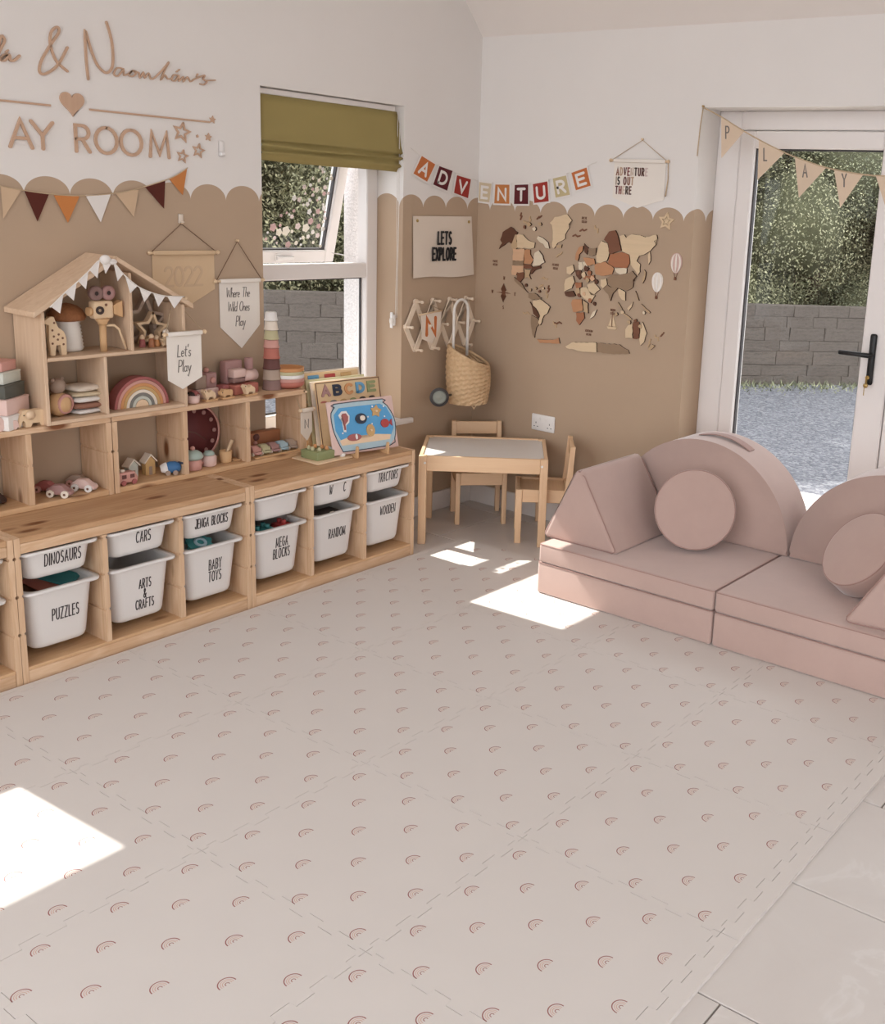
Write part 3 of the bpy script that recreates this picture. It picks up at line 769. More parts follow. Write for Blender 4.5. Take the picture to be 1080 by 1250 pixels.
SB = [
 (UC, 1, 'small white bin at the far left of the row, barely in the photo', [], 'large white bin at the far left of the row, barely in the photo', []),
 (UC, 2, 'small white bin with no visible wording, cut by the left edge', [], 'large white bin cut by the left edge, left of the puzzles bin', []),
 (UA, 0, 'small white bin lettered dinosaurs', [('DINOSAURS', .022)], 'large white bin lettered puzzles', [('PUZZLES', .076)]),
 (UA, 1, 'small white bin lettered cars', [('CARS', .024)], 'large white bin lettered arts and crafts', [('ARTS', .102), ('&', .061), ('CRAFTS', .020)]),
 (UA, 2, 'small white bin lettered with a wooden block game', [('JENGA BLOCKS', .020)], 'large white bin lettered baby toys', [('BABY', .095), ('TOYS', .045)]),
 (UB_, 0, 'small white bin with blank glare on its front above mega blocks', [], 'large white bin lettered for big building blocks', [('MEGA', .110), ('BLOCKS', .060)]),
 (UB_, 1, 'small white bin with half faded wording above random', [('W     C', .024)], 'large white bin lettered random', [('RANDOM', .080)]),
 (UB_, 2, 'small white bin lettered tractors', [('TRACTORS', .024)], 'large white bin lettered wooden', [('WOODEN', .122)]),
]
for u, k, l1, t1, l2, t2 in SB:
    storage_bin(bay(u, k), small, .105, l1, t1, th=.043)
    storage_bin(bay(u, k), big, .222, l2, t2, th=.036 if len(t2) == 3 else .042)

# ------------------------------------------------------------------ upper shelves
def upper_shelf(y0, label):
    u = thing('wall_shelf', label, 'shelf', T(0.008, y0, .5205), 'pine box shelves on the storage row')
    D, W, H = .182, .928, .298
    bm = NB(); box(bm, (0, 0, H - .02), (D, W, H), .002, 1); obj('top_panel', bm, 'pine_y', u)
    bm = NB(); box(bm, (0, .0205, 0), (D, W - .0205, .02), .002, 1); obj('bottom_panel', bm, 'pine_shade', u)
    def upright(yc, z0, z1, name):
        h = .010; right = [(h, z0)]
        for z in (.165,):
            right += [(h, z - .006), (h - .004, z - .004), (h - .004, z + .004), (h, z + .006)]
        right += [(h, z1)]; pts = right + [(-x, z) for x, z in reversed(right)]
        bm = NB(); prism(bm, pts, 0, D, T(0, yc, 0) @ Matrix(((0, 0, 1, 0), (1, 0, 0, 0), (0, 1, 0, 0), (0, 0, 0, 1)))); obj(name, bm, 'pine_z', u)
    upright(.010, 0, H - .0205, 'side_panel'); upright(W - .010, 0, H - .0205, 'side_panel')
    for k in (1, 2): upright(.010 + k * (W - .02) / 3, .0205, H - .0205, 'divider')
    return u
upper_shelf(-2.282, 'pine box shelf with the toy cups and beetle cars, nearest the window')
upper_shelf(-3.214, 'pine box shelf under the left half of the doll house, at the photo edge')
SH = .5405   # inner floor of the shelves
ST = .8185   # top of the shelves

# ------------------------------------------------------------------ doll house
def doll_house():
    y0, w, d = -2.530, .572, .190
    h = thing('doll_house', 'open pine doll house with pitched roof on top of the box shelves', 'doll house', T(0.006, y0, ST))
    eave, apex = .405, .575
    bm = NB(); box(bm, (0, .014, 0), (d, w - .014, .014), .002, 1); obj('floor_board', bm, 'ply_y', h)
    bm = NB(); box(bm, (0, .0, 0), (d, .0135, eave), .002, 1); obj('side_panel', bm, 'ply_z', h)
    bm = NB(); box(bm, (0, w - .0135, 0), (d, w, eave), .002, 1); obj('side_panel', bm, 'ply_z', h)
    bm = NB(); box(bm, (0, .014, .228), (d, w - .014, .241), .002, 1); obj('middle_shelf', bm, 'ply_y', h)
    bm = NB(); box(bm, (0, .226, .0145), (d, .238, .2275), .002, 1); obj('divider', bm, 'ply_z', h)
    zt = eave + (apex - eave) * (w - .352) / (w / 2) - .004
    bm = NB(); box(bm, (0, .338, .2415), (d, .350, zt), .002, 1); obj('divider', bm, 'ply_z', h)
    th = .016
    for s in (-1, 1):
        ex = w / 2 + s * (w / 2 + .03); slope = (apex - eave) / (w / 2); ez = eave - slope * .03
        pts = [(w / 2, apex), (ex, ez), (ex, ez + th * 1.2), (w / 2, apex + th * 1.2)]
        bm = NB(); prism(bm, pts, -.0, d + .012, Matrix(((0, 0, 1, 0), (1, 0, 0, 0), (0, 1, 0, 0), (0, 0, 0, 1))), .0015); obj('roof_panel', bm, 'ply_y', h)
    return h
doll_house()

# ------------------------------------------------------------------ table and chairs
def kid_table():
    M = T(.4415, -.407, 0) @ RZ(math.radians(38.8))
    t = thing('play_table', 'small pine play table with white top in the corner', 'table', M)
    w, d, H = .63, .478, .45
    for sx in (-1, 1):
        for sy in (-1, 1):
            bm = NB(); x = sx * (w / 2 - .019); y = sy * (d / 2 - .019); box(bm, (x - .019, y - .019, 0), (x + .019, y + .019, H - .001), .003, 2); obj('leg', bm, 'table_z', t)
    for sy in (-1, 1):
        bm = NB(); y = sy * (d / 2 - .010); box(bm, (-w / 2 + .0385, y - .009, H - .075), (w / 2 - .0385, y + .009, H), .002, 1); obj('rail', bm, 'table_x', t)
    for sx in (-1, 1):
        bm = NB(); x = sx * (w / 2 - .010); box(bm, (x - .009, -d / 2 + .0385, H - .075), (x + .009, d / 2 - .0385, H), .002, 1); obj('rail', bm, 'table_y', t)
    bm = NB(); box(bm, (-w / 2 + .0195, -d / 2 + .0195, H - .018), (w / 2 - .0195, d / 2 - .0195, H - .006), .001, 1); obj('tabletop', bm, plain('white_board', rgb(226, 220, 214), .3, .02, 5), t)
    for sx in (-1, 1):
        for sy in (-1, 1):
            bm = NB(); cyl(bm, (sx * (w / 2 - .030), sy * (d / 2), H - .035), (sx * (w / 2 - .030), sy * (d / 2 + .002), H - .035), .006, n=10); obj('screw_cap', bm, 'white', t)
kid_table()
def kid_chair(M, label):
    """front of the seat at -y, backrest at +y"""
    c = thing('play_chair', label, 'chair', M, 'small pine chairs at the play table')
    w, d, sh, H = .27, .275, .28, .505; lw = .024
    for sx in (-1, 1):
        x = sx * (w / 2 - lw / 2)
        bm = NB(); box(bm, (x - lw / 2, -d / 2, 0), (x + lw / 2, -d / 2 + lw + .008, sh + .0), .003, 2); obj('leg', bm, 'table_z', c)
        bm = NB(); prism(bm, [(d / 2 - .032, 0), (d / 2, 0), (d / 2, sh), (d / 2 + .012, H), (d / 2 - .012, H), (d / 2 - .032, sh)], x - lw / 2, x + lw / 2, Matrix(((0, 0, 1, 0), (1, 0, 0, 0), (0, 1, 0, 0), (0, 0, 0, 1))), .002)
        obj('leg', bm, 'table_z', c)
        bm = NB(); box(bm, (x - .009, -d / 2 + lw + .0085, sh - .066), (x + .009, d / 2 - .0325, sh), .002, 1); obj('rail', bm, 'table_y', c)
    bm = NB(); box(bm, (-w / 2 + lw + .0005, -d / 2 + .004, sh - .066), (w / 2 - lw - .0005, -d / 2 + .022, sh), .002, 1); obj('rail', bm, 'table_x', c)
    bm = NB(); box(bm, (-w / 2 + lw + .0005, d / 2 - .026, sh - .066), (w / 2 - lw - .0005, d / 2 - .008, sh), .002, 1); obj('rail', bm, 'table_x', c)
    bm = NB(); box(bm, (-w / 2 + lw + .001, -d / 2 + .0225, sh - .022), (w / 2 - lw - .001, d / 2 - .0265, sh - .010), .001, 1); obj('seat', bm, 'table_x', c)
    bm = NB(); box(bm, (-w / 2 + lw + .0005, d / 2 - .008, H - .072), (w / 2 - lw - .0005, d / 2 + .010, H - .004), .003, 2); obj('backrest', bm, 'table_x', c)
    return c
kid_chair(T(.257, -.233, 0) @ RZ(math.radians(47.5)), 'small pine chair tucked behind the play table in the corner')
kid_chair(T(.704, -.254, 0) @ RZ(math.radians(38.8 - 90)), 'small pine chair at the right end of the play table beside the sofa')

# ------------------------------------------------------------------ foam play sofa
def cushion_box(name, lo, hi, label, bev=.013):
    """velvet block with piped seams"""
    c = [(lo[i] + hi[i]) / 2 for i in range(2)]
    b = thing(name, label, 'sofa cushion', T(c[0], c[1], lo[2]))
    hx, hy, h = (hi[0] - lo[0]) / 2, (hi[1] - lo[1]) / 2, hi[2] - lo[2]
    bm = NB(); box(bm, (-hx, -hy, 0), (hx, hy, h), bev, 4); obj('cover', bm, 'sofa', b)
    for z in ((h - bev * .35,) if name == 'seat_cushion' else (h - .0015,)):
        q = bev * .32
        pts = [(x, y, z) for x, y in rrect(2 * hx - 2 * q + .004, 2 * hy - 2 * q + .004, bev * .8, 3)]
        bm = NB(); tube(bm, pts, .0022, 6, closed=True); obj('piping', bm, 'sofa_seam', b)
    return b
MZ = .0125
cushion_box('sofa_base', (1.200, -.940, MZ), (2.060, -.100, .154), 'blush velvet sofa base block at the window end')
cushion_box('sofa_base', (2.066, -.940, MZ), (2.926, -.100, .154), 'blush velvet sofa base block at the right edge of the photo')
cushion_box('seat_cushion', (1.205, -.940, .1548), (2.060, -.106, .240), 'blush velvet seat cushion under the wedge nearest the play table')
cushion_box('seat_cushion', (2.066, -.940, .1548), (2.926, -.106, .240), 'blush velvet seat cushion at the right edge of the photo')
SZ = .2405
def half_moon(cx, cz, r, y0, y1, label):
    b = thing('arch_cushion', label, 'sofa cushion', T(cx, (y0 + y1) / 2, cz))
    d = (y1 - y0) / 2; n = 40
    pts = [(r * math.cos(PI * i / n), r * math.sin(PI * i / n)) for i in range(n + 1)]
    bm = NB(); prism(bm, pts, -d, d, Matrix(((1, 0, 0, 0), (0, 0, -1, 0), (0, 1, 0, 0), (0, 0, 0, 1))), .013, 3, smooth=True)
    obj('cover', bm, 'sofa', b)
    for yy in (-d + .004, d - .004):
        bm = NB(); q = .0045; tube(bm, [((r - q) * math.cos(PI * (i + .4) / (n + .8)), yy, (r - q) * math.sin(PI * (i + .4) / (n + .8))) for i in range(n + 1)], .003, 6); obj('piping', bm, 'sofa_seam', b)
    # carry strap over the top
    bm = NB(); a0, a1 = math.radians(100), math.radians(66)
    pr, pi_ = [], []
    for i in range(13):
        t = a0 + (a1 - a0) * i / 12; lift = .010 * math.sin(PI * i / 12) + .001
        pr.append(((r + lift + .004) * math.cos(t), (r + lift + .004) * math.sin(t))); pi_.append(((r + lift) * math.cos(t), (r + lift) * math.sin(t)))
    prism(bm, pr + list(reversed(pi_)), -.024, .024, Matrix(((1, 0, 0, 0), (0, 0, -1, 0), (0, 1, 0, 0), (0, 0, 0, 1)))); obj('carry_strap', bm, 'sofa_seam', b)
    return b
half_moon(1.655, SZ, .443, -.355, -.112, 'blush velvet half moon backrest nearest the map wall')
half_moon(2.550, SZ, .443, -.355, -.112, 'blush velvet half moon backrest cut by the right edge of the photo')
def wedge(M, pts, L, label):
    b = thing('wedge_cushion', label, 'sofa cushion', M)
    X = Matrix(((1, 0, 0, 0), (0, 0, -1, 0), (0, 1, 0, 0), (0, 0, 0, 1)))
    t = bmesh.new(); prism(t, pts, 0, L, X)
    bmesh.ops.dissolve_limit(t, angle_limit=.01, verts=t.verts, edges=t.edges)
    bmesh.ops.bevel(t, geom=list(t.edges), offset=.018, segments=4, affect='EDGES', profile=.5)
    for f in t.faces: f.smooth = True
    bm = NB(); merge(bm, t); obj('cover', bm, 'sofa', b)
    for yy in (.006, L - .006):
        q = [Vector((x, -yy, z)) for x, z in pts]; cen = sum(q, Vector()) / len(q)
        pp = []
        n = len(q)
        for i in range(n):
            P = q[i] + (cen - q[i]).normalized() * .014
            a = q[i - 1]; c = q[(i + 1) % n]
            pp += [q[i] + (a - q[i]).normalized() * .022, P, q[i] + (c - q[i]).normalized() * .022]
        pp = [p + (cen - p).normalized() * .0035 for p in pp]
        bm = NB(); tube(bm, pp, .0028, 6, closed=True); obj('piping', bm, 'sofa_seam', b)
    return b
# extrusion runs towards -y in local space, so the origin is at the back
wedge(T(1.155, -.375, SZ), [(0, 0), (.392, 0), (.194, .330), (.160, .330)], .475, 'blush velvet wedge cushion at the window end of the sofa')
wedge(T(2.515, -.40, SZ) @ RZ(.10), [(0, 0), (.40, 0), (.25, .32), (.195, .32)], .50, 'blush velvet wedge cushion at the right edge of the photo')
def disc_cushion(c, nrm, r, th, label):
    n = Vector(nrm).normalized(); R = n.to_track_quat('Z', 'Y').to_matrix().to_4x4()
    b = thing('round_cushion', label, 'sofa cushion', T(*c) @ R)
    prof = [(0, -th), (r - .012, -th)] + [(r - .012 + .012 * math.sin(a), -th + .012 - .012 * math.cos(a)) for a in (.5, 1.0, 1.57)] + [(r - .012 + .012 * math.cos(a), -.012 + .012 * math.sin(a)) for a in (0, .5, 1.0, 1.57)] + [(0, .004)]
    bm = NB(); lathe(bm, prof, 56); obj('cover', bm, 'sofa', b)
    for z in (-.0035, -th + .0035):
        bm = NB(); tube(bm, [((r - .004) * math.cos(2 * PI * i / 56), (r - .004) * math.sin(2 * PI * i / 56), z) for i in range(56)], .0028, 6, closed=True); obj('piping', bm, 'sofa_seam', b)
    return b
disc_cushion((1.748, -.560, .424), (.44, -.84, .30), .175, .085, 'round blush velvet cushion propped against the half moon near the map wall')
disc_cushion((2.482, -.575, .425), (-.426, -.645, .631), .170, .095, 'round blush velvet cushion tilted at the right edge of the photo')

# ------------------------------------------------------------------ interlocking play mat
def play_mat():
    m = thing('play_mat', 'cream interlocking foam play mat with small rainbow print', 'play mat', T(0, 0, 0))
    X = [.462, .497, 1.097, 1.697, 2.297, 2.897, 2.945]; 
    Y = [-.585, -.711, -1.284, -1.857, -2.430, -3.003, -3.576, -4.149, -4.722]
    g = .0007; th = .012
    def edge(p, q, teeth):
        """jigsaw edge from p to q (2D): tabs alternate to either side of the line"""
        p, q = Vector(p), Vector(q); d = q - p; L = d.length; d.normalize(); nn = Vector((-d.y, d.x)); out = [p]
        if teeth:
            n = max(2, int(round(L / .05))); st = L / n; hgt = .010
            for i in range(n):
                s = 1 if i % 2 == 0 else -1
                a, b = i * st, (i + 1) * st
                if i == 0: a += st * .4
                if i == n - 1: b -= st * .4
                if i == 0: out.append(p + d * a)
                out += [p + d * (a + .0015) + nn * hgt * s, p + d * (b - .0015) + nn * hgt * s]
                if i == n - 1: out.append(p + d * b)
        return out + [q]
    nx, ny = len(X) - 1, len(Y) - 1
    for i in range(nx):
        for j in range(ny):
            x0, x1, y1, y0 = X[i], X[i + 1], Y[j], Y[j + 1]
            thin_x = (x1 - x0) < .1
            bot = edge((x0, y0), (x1, y0), j < ny - 1 and not thin_x); top = edge((x0, y1), (x1, y1), j > 0 and not thin_x)
            lef = edge((x0, y0), (x0, y1), i > 0); rig = edge((x1, y0), (x1, y1), i < nx - 1)
            mx, my = min(.014, (x1 - x0) * .35), .014
            t = bmesh.new(); cache = {}
            def V(x, y, z):
                k = (round(x, 5), round(y, 5), z)
                if k not in cache: cache[k] = t.verts.new((x, y, z))
                return cache[k]
            def strip(pts, inx, iny, flip, off):
                P = []
                for p in pts:
                    ix = min(max(p.x, x0 + mx), x1 - mx) if inx is None else inx
                    iy = min(max(p.y, y0 + my), y1 - my) if iny is None else iny
                    q = (p.x + off[0], p.y + off[1])
                    if p is pts[0] or p is pts[-1]:
                        q = (p.x + (g if p.x < (x0 + x1) / 2 else -g), p.y + (g if p.y < (y0 + y1) / 2 else -g))
                    P.append((q, (ix, iy)))
                for (a, ia), (b, ib) in zip(P[:-1], P[1:]):
                    vs = [V(a[0], a[1], th), V(b[0], b[1], th), V(ib[0], ib[1], th), V(ia[0], ia[1], th)]
                    u = []
                    for v in vs:
                        if v not in u: u.append(v)
                    if len(u) > 2: t.faces.new(u if not flip else list(reversed(u)))
                    w = [V(b[0], b[1], th), V(a[0], a[1], th), V(a[0], a[1], .0003), V(b[0], b[1], .0003)]
                    t.faces.new(w if not flip else list(reversed(w)))
            strip(bot, None, y0 + my, False, (0, g)); strip(top, None, y1 - my, True, (0, -g))
            strip(lef, x0 + mx, None, True, (g, 0)); strip(rig, x1 - mx, None, False, (-g, 0))
            t.faces.new([V(x0 + mx, y0 + my, th), V(x1 - mx, y0 + my, th), V(x1 - mx, y1 - my, th), V(x0 + mx, y1 - my, th)])
            bmesh.ops.remove_doubles(t, verts=t.verts, dist=1e-6)
            obj('mat_tile', t, 'foam_plain' if thin_x else 'foam', m)
play_mat()
MAP_SHAPES=[
('darkwalnut',[(0.237,1.542),(0.285,1.516),(0.262,1.475),(0.248,1.454),(0.228,1.463),(0.197,1.444),(0.162,1.423),(0.183,1.454),(0.169,1.47),(0.185,1.512)]),
('tan',[(0.27,1.503),(0.281,1.504),(0.286,1.436),(0.261,1.411),(0.242,1.447)]),
('cream',[(0.281,1.504),(0.323,1.505),(0.354,1.481),(0.402,1.47),(0.399,1.443),(0.352,1.437),(0.286,1.436)]),
('pale',[(0.422,1.505),(0.452,1.497),(0.487,1.476),(0.497,1.446),(0.472,1.448),(0.458,1.467),(0.428,1.479),(0.414,1.491)]),
('peach',[(0.26,1.43),(0.337,1.433),(0.333,1.373),(0.26,1.369)]),
('orange',[(0.337,1.429),(0.374,1.432),(0.375,1.408),(0.398,1.383),(0.382,1.359),(0.334,1.359)]),
('pale',[(0.399,1.376),(0.405,1.417),(0.43,1.432),(0.457,1.407),(0.472,1.374),(0.443,1.357),(0.396,1.349)]),
('greybrown',[(0.26,1.368),(0.332,1.371),(0.331,1.349),(0.26,1.346)]),
('peach',[(0.253,1.343),(0.331,1.346),(0.335,1.314),(0.29,1.308),(0.284,1.292),(0.255,1.293)]),
('walnut',[(0.334,1.356),(0.378,1.357),(0.396,1.338),(0.349,1.332),(0.333,1.337)]),
('walnut',[(0.291,1.306),(0.341,1.312),(0.341,1.286),(0.317,1.26),(0.292,1.272)]),
('tan',[(0.342,1.33),(0.382,1.327),(0.375,1.299),(0.386,1.28),(0.364,1.288),(0.345,1.283)]),
('darkwalnut',[(0.398,1.345),(0.443,1.355),(0.448,1.342),(0.41,1.329),(0.387,1.307),(0.377,1.323)]),
('greybrown',[(0.272,1.283),(0.294,1.27),(0.324,1.254),(0.345,1.228),(0.371,1.208),(0.354,1.217),(0.327,1.232),(0.3,1.247),(0.277,1.263)]),
('cream',[(0.492,1.575),(0.51,1.589),(0.522,1.606),(0.579,1.619),(0.6,1.623),(0.63,1.595),(0.611,1.575),(0.616,1.556),(0.593,1.522),(0.594,1.502),(0.546,1.476),(0.527,1.448),(0.514,1.454),(0.515,1.51),(0.506,1.566)]),
('tan',[(0.538,1.464),(0.575,1.471),(0.572,1.454),(0.547,1.453)]),
('greybrown',[(0.374,1.207),(0.412,1.21),(0.463,1.188),(0.45,1.183),(0.402,1.173),(0.375,1.183)]),
('cream',[(0.407,1.171),(0.452,1.182),(0.518,1.148),(0.503,1.113),(0.482,1.1),(0.459,1.046),(0.447,1.06),(0.458,1.096),(0.43,1.133),(0.407,1.146)]),
('darkwalnut',[(0.385,1.162),(0.402,1.143),(0.427,1.128),(0.455,1.094),(0.442,1.082),(0.411,1.103),(0.403,1.13)]),
('greybrown',[(0.397,1.094),(0.442,1.079),(0.455,1.054),(0.434,1.033),(0.424,0.976),(0.41,0.992),(0.396,1.053)]),
('orange',[(0.441,0.971),(0.549,0.98),(0.582,0.994),(0.592,0.965),(0.464,0.953)]),
('orange',[(0.666,1.401),(0.668,1.433),(0.685,1.465),(0.71,1.473),(0.708,1.448),(0.688,1.428),(0.682,1.396)]),
('darkwalnut',[(0.713,1.485),(0.741,1.465),(0.734,1.431),(0.718,1.442)]),
('greybrown',[(0.742,1.462),(0.788,1.468),(0.787,1.434),(0.749,1.426)]),
('cream',[(0.793,1.423),(0.803,1.478),(0.82,1.504),(0.856,1.494),(0.869,1.452),(0.858,1.41),(0.819,1.395),(0.798,1.398)]),
('walnut',[(0.834,1.511),(0.861,1.552),(0.897,1.56),(0.923,1.51),(0.938,1.464),(0.87,1.443),(0.859,1.494)]),
('rust',[(0.872,1.44),(0.941,1.457),(0.984,1.446),(0.991,1.406),(0.978,1.383),(0.903,1.38),(0.864,1.397)]),
('cream',[(0.924,1.534),(0.95,1.542),(0.962,1.528),(0.996,1.547),(1.043,1.544),(1.072,1.537),(1.134,1.552),(1.139,1.535),(1.122,1.522),(1.134,1.505),(1.105,1.474),(1.071,1.454),(1.043,1.446),(1.031,1.421),(1.053,1.405),(1.053,1.369),(1.043,1.353),(1.027,1.373),(0.998,1.401),(0.988,1.448),(0.944,1.463),(0.932,1.505)]),
('cream',[(1.092,1.455),(1.102,1.471),(1.109,1.427),(1.099,1.408)]),
('orange',[(0.784,1.385),(0.849,1.404),(0.901,1.375),(0.892,1.346),(0.846,1.334),(0.793,1.336)]),
('pale',[(0.904,1.375),(0.977,1.38),(0.976,1.358),(0.942,1.347),(0.915,1.358)]),
('greybrown',[(0.867,1.33),(0.898,1.345),(0.927,1.344),(0.978,1.356),(1.009,1.371),(1.036,1.346),(1.016,1.329),(1.019,1.293),(0.984,1.272),(0.932,1.282),(0.888,1.283),(0.868,1.305)]),
('tan',[(1.077,1.382),(1.088,1.371),(1.084,1.335),(1.074,1.316),(1.07,1.334),(1.078,1.359)]),
('cream',[(0.825,1.314),(0.858,1.322),(0.866,1.293),(0.843,1.272),(0.827,1.283)]),
('greybrown',[(0.844,1.271),(0.868,1.29),(0.889,1.281),(0.93,1.28),(0.904,1.253),(0.892,1.214),(0.878,1.244)]),
('cream',[(0.939,1.279),(0.977,1.265),(0.98,1.223),(0.958,1.227),(0.942,1.244),(0.933,1.268)]),
('cream',[(0.745,1.282),(0.788,1.299),(0.824,1.264),(0.792,1.237),(0.769,1.235),(0.752,1.258)]),
('rust',[(0.717,1.324),(0.786,1.334),(0.787,1.317),(0.726,1.305)]),
('cream',[(0.614,1.36),(0.652,1.375),(0.662,1.345),(0.64,1.324),(0.616,1.329)]),
('pale',[(0.682,1.389),(0.736,1.399),(0.744,1.357),(0.7,1.354)]),
('orange',[(0.712,1.415),(0.78,1.414),(0.788,1.387),(0.739,1.377)]),
('darkwalnut',[(0.666,1.348),(0.699,1.353),(0.717,1.327),(0.696,1.303),(0.675,1.321)]),
('cream',[(0.61,1.297),(0.656,1.318),(0.668,1.289),(0.652,1.256),(0.606,1.235),(0.604,1.271)]),
('rust',[(0.67,1.288),(0.71,1.291),(0.712,1.267),(0.679,1.259)]),
('darkwalnut',[(0.606,1.232),(0.66,1.244),(0.677,1.22),(0.639,1.21),(0.615,1.214)]),
('tan',[(0.677,1.258),(0.698,1.264),(0.704,1.229),(0.681,1.224)]),
('cream',[(0.706,1.26),(0.744,1.269),(0.772,1.233),(0.798,1.233),(0.775,1.197),(0.732,1.211),(0.708,1.228)]),
('orange',[(0.659,1.199),(0.717,1.207),(0.727,1.149),(0.667,1.136),(0.652,1.18)]),
('tan',[(0.727,1.204),(0.757,1.188),(0.76,1.139),(0.736,1.145)]),
('rust',[(0.686,1.135),(0.733,1.142),(0.739,1.112),(0.71,1.074),(0.689,1.094)]),
('pale',[(0.773,1.112),(0.79,1.149),(0.812,1.163),(0.799,1.131)]),
('cream',[(0.99,1.082),(1.003,1.102),(1.03,1.114),(1.035,1.043),(0.993,1.039)]),
('walnut',[(1.032,1.123),(1.067,1.127),(1.072,1.047),(1.038,1.04)]),
('cream',[(1.077,1.091),(1.085,1.129),(1.114,1.077),(1.103,1.032),(1.083,1.012),(1.074,1.042)]),
('tan',[(1.127,0.998),(1.147,1.025),(1.165,1.021),(1.142,0.997)]),
('tan',[(0.936,1.212),(0.962,1.181),(0.971,1.168),(0.945,1.194)]),
('tan',[(0.967,1.165),(1.023,1.136),(1.016,1.131),(0.962,1.158)]),
('cream',[(0.993,1.187),(1.024,1.221),(1.018,1.196),(1.002,1.176)]),
('tan',[(1.071,1.216),(1.128,1.179),(1.121,1.174),(1.091,1.195)]),
('tan',[(1.034,1.276),(1.059,1.23),(1.048,1.24)]),
('cream',[(0.63,0.955),(0.668,0.979),(0.815,0.996),(0.822,0.994),(0.826,0.948),(0.742,0.94),(0.639,0.947)]),
('greybrown',[(0.825,0.994),(0.959,1.003),(1.012,0.981),(1.021,0.964),(0.962,0.954),(0.83,0.947)])]
SCRIPT={'amp':[[(-2.269,2.132),(-2.303,2.075),(-2.33,2.048),(-2.364,2.03),(-2.377,2.042),(-2.366,2.078),(-2.337,2.123),(-2.319,2.149),(-2.299,2.177),(-2.298,2.193),(-2.309,2.193),(-2.327,2.173),(-2.332,2.138),(-2.326,2.109),(-2.31,2.077),(-2.274,2.051)]],'N':[[(-2.196,2.033),(-2.2,2.1),(-2.199,2.197),(-2.184,2.15),(-2.163,2.095),(-2.139,2.069),(-2.119,2.065),(-2.1,2.085),(-2.094,2.127),(-2.098,2.185),(-2.114,2.241)],[(-2.054,2.086),(-2.08,2.086),(-2.094,2.063),(-2.078,2.058),(-2.055,2.082),(-2.053,2.064),(-2.035,2.071),(-2.019,2.083),(-2.033,2.068),(-2.02,2.063),(-2.003,2.076),(-2.013,2.085),(-1.991,2.08)],[(-1.991,2.08),(-1.987,2.063),(-1.972,2.083),(-1.967,2.065),(-1.95,2.083),(-1.941,2.064),(-1.924,2.07),(-1.885,2.107),(-1.86,2.135),(-1.88,2.103),(-1.898,2.066),(-1.88,2.084),(-1.867,2.072),(-1.849,2.077)],[(-1.825,2.091),(-1.842,2.089),(-1.85,2.071),(-1.835,2.069),(-1.819,2.089),(-1.818,2.071),(-1.799,2.087),(-1.798,2.071),(-1.78,2.089),(-1.767,2.074),(-1.752,2.083)],[(-1.828,2.103),(-1.815,2.113)],[(-1.733,2.106),(-1.738,2.096)],[(-1.752,2.083),(-1.702,2.105),(-1.708,2.09),(-1.691,2.083),(-1.706,2.069),(-1.723,2.07)],[(-1.7,2.085),(-1.652,2.092)]],'a':[[(-2.527,2.056),(-2.505,2.131),(-2.495,2.133),(-2.493,2.121),(-2.507,2.095),(-2.522,2.065),(-2.51,2.06),(-2.5,2.074),(-2.483,2.082),(-2.5,2.074),(-2.508,2.06),(-2.495,2.06),(-2.479,2.077),(-2.477,2.062),(-2.463,2.064),(-2.444,2.081)],[(-2.491,2.087),(-2.482,2.094)]]}

# ================================================================== wall decoration
def wthing(side, name, label, cat, u, z, group=None):
    M = (T(0, u, z) @ WL) if side == 'L' else (T(u, 0, z) @ WR)
    return thing(name, label, cat, M, group)
def rel(pts, u, z): return [(p[0] - u, p[1] - z) for p in pts]
def smooth(pts, k=4):
    """Catmull-Rom through 2D points"""
    P = [Vector(p) for p in pts]; out = []
    for i in range(len(P) - 1):
        a, b, c, d = P[max(i - 1, 0)], P[i], P[i + 1], P[min(i + 2, len(P) - 1)]
        for j in range(k):
            t = j / k
            out.append(.5 * ((2 * b) + (c - a) * t + (2 * a - 5 * b + 4 * c - d) * t * t + (3 * b - a - 3 * c + d) * t * t * t))
    return [(p.x, p.y) for p in out] + [tuple(pts[-1])]

# -- wooden name and room lettering on the white part of wall_left
def script_word(key, name, label, w, u, z):
    t = wthing('L', name, label, 'wall lettering', u, z)
    for k, pl in enumerate(SCRIPT[key]):
        bm = NB(); stroke(bm, smooth(rel(pl, u, z)), w if k == 0 else w * .62, .001, .007 + k * .0002); obj('letter_stroke', bm, 'signwood', t)
script_word('N', 'script_name', 'wooden script name right of the ampersand on the white wall', .0085, -1.95, 2.1)
script_word('amp', 'ampersand', 'large wooden ampersand on the white wall', .0085, -2.24, 2.11)
script_word('a', 'script_name', 'end of a wooden script name left of the ampersand, cut by the photo edge', .0085, -2.45, 2.08)
t = wthing('L', 'room_lettering', 'wooden capital letters reading play room above the scallops', 'wall lettering', -2.2, 1.772)
for ch, x0, x1 in (('P', -2.705, -2.640), ('L', -2.605, -2.55), ('A', -2.503, -2.413), ('Y', -2.425, -2.335), ('R', -2.262, -2.198), ('O', -2.186, -2.088), ('O', -2.084, -1.986), ('M', -1.962, -1.868)):
    bm = NB(); gw_ = G[ch][0]
    for k, pl in enumerate(G[ch][1]):
        stroke(bm, [(x0 + 2.2 + .006 + p[0] / gw_ * (x1 - x0 - .012), .004 + p[1] * .092) for p in pl], .0115, .001, .008 + k * .0003)
    obj('letter', bm, 'signwood', t)
def heart(cx, cz, s):
    p = []
    for i in range(40):
        a = 2 * PI * i / 40; p.append((cx + s * .0625 * 16 * math.sin(a) ** 3, cz + s * .0625 * (13 * math.cos(a) - 5 * math.cos(2 * a) - 2 * math.cos(3 * a) - math.cos(4 * a))))
    return p
t = wthing('L', 'wooden_heart', 'small wooden heart between the two wooden lines', 'wall ornament', -2.263, 1.945)
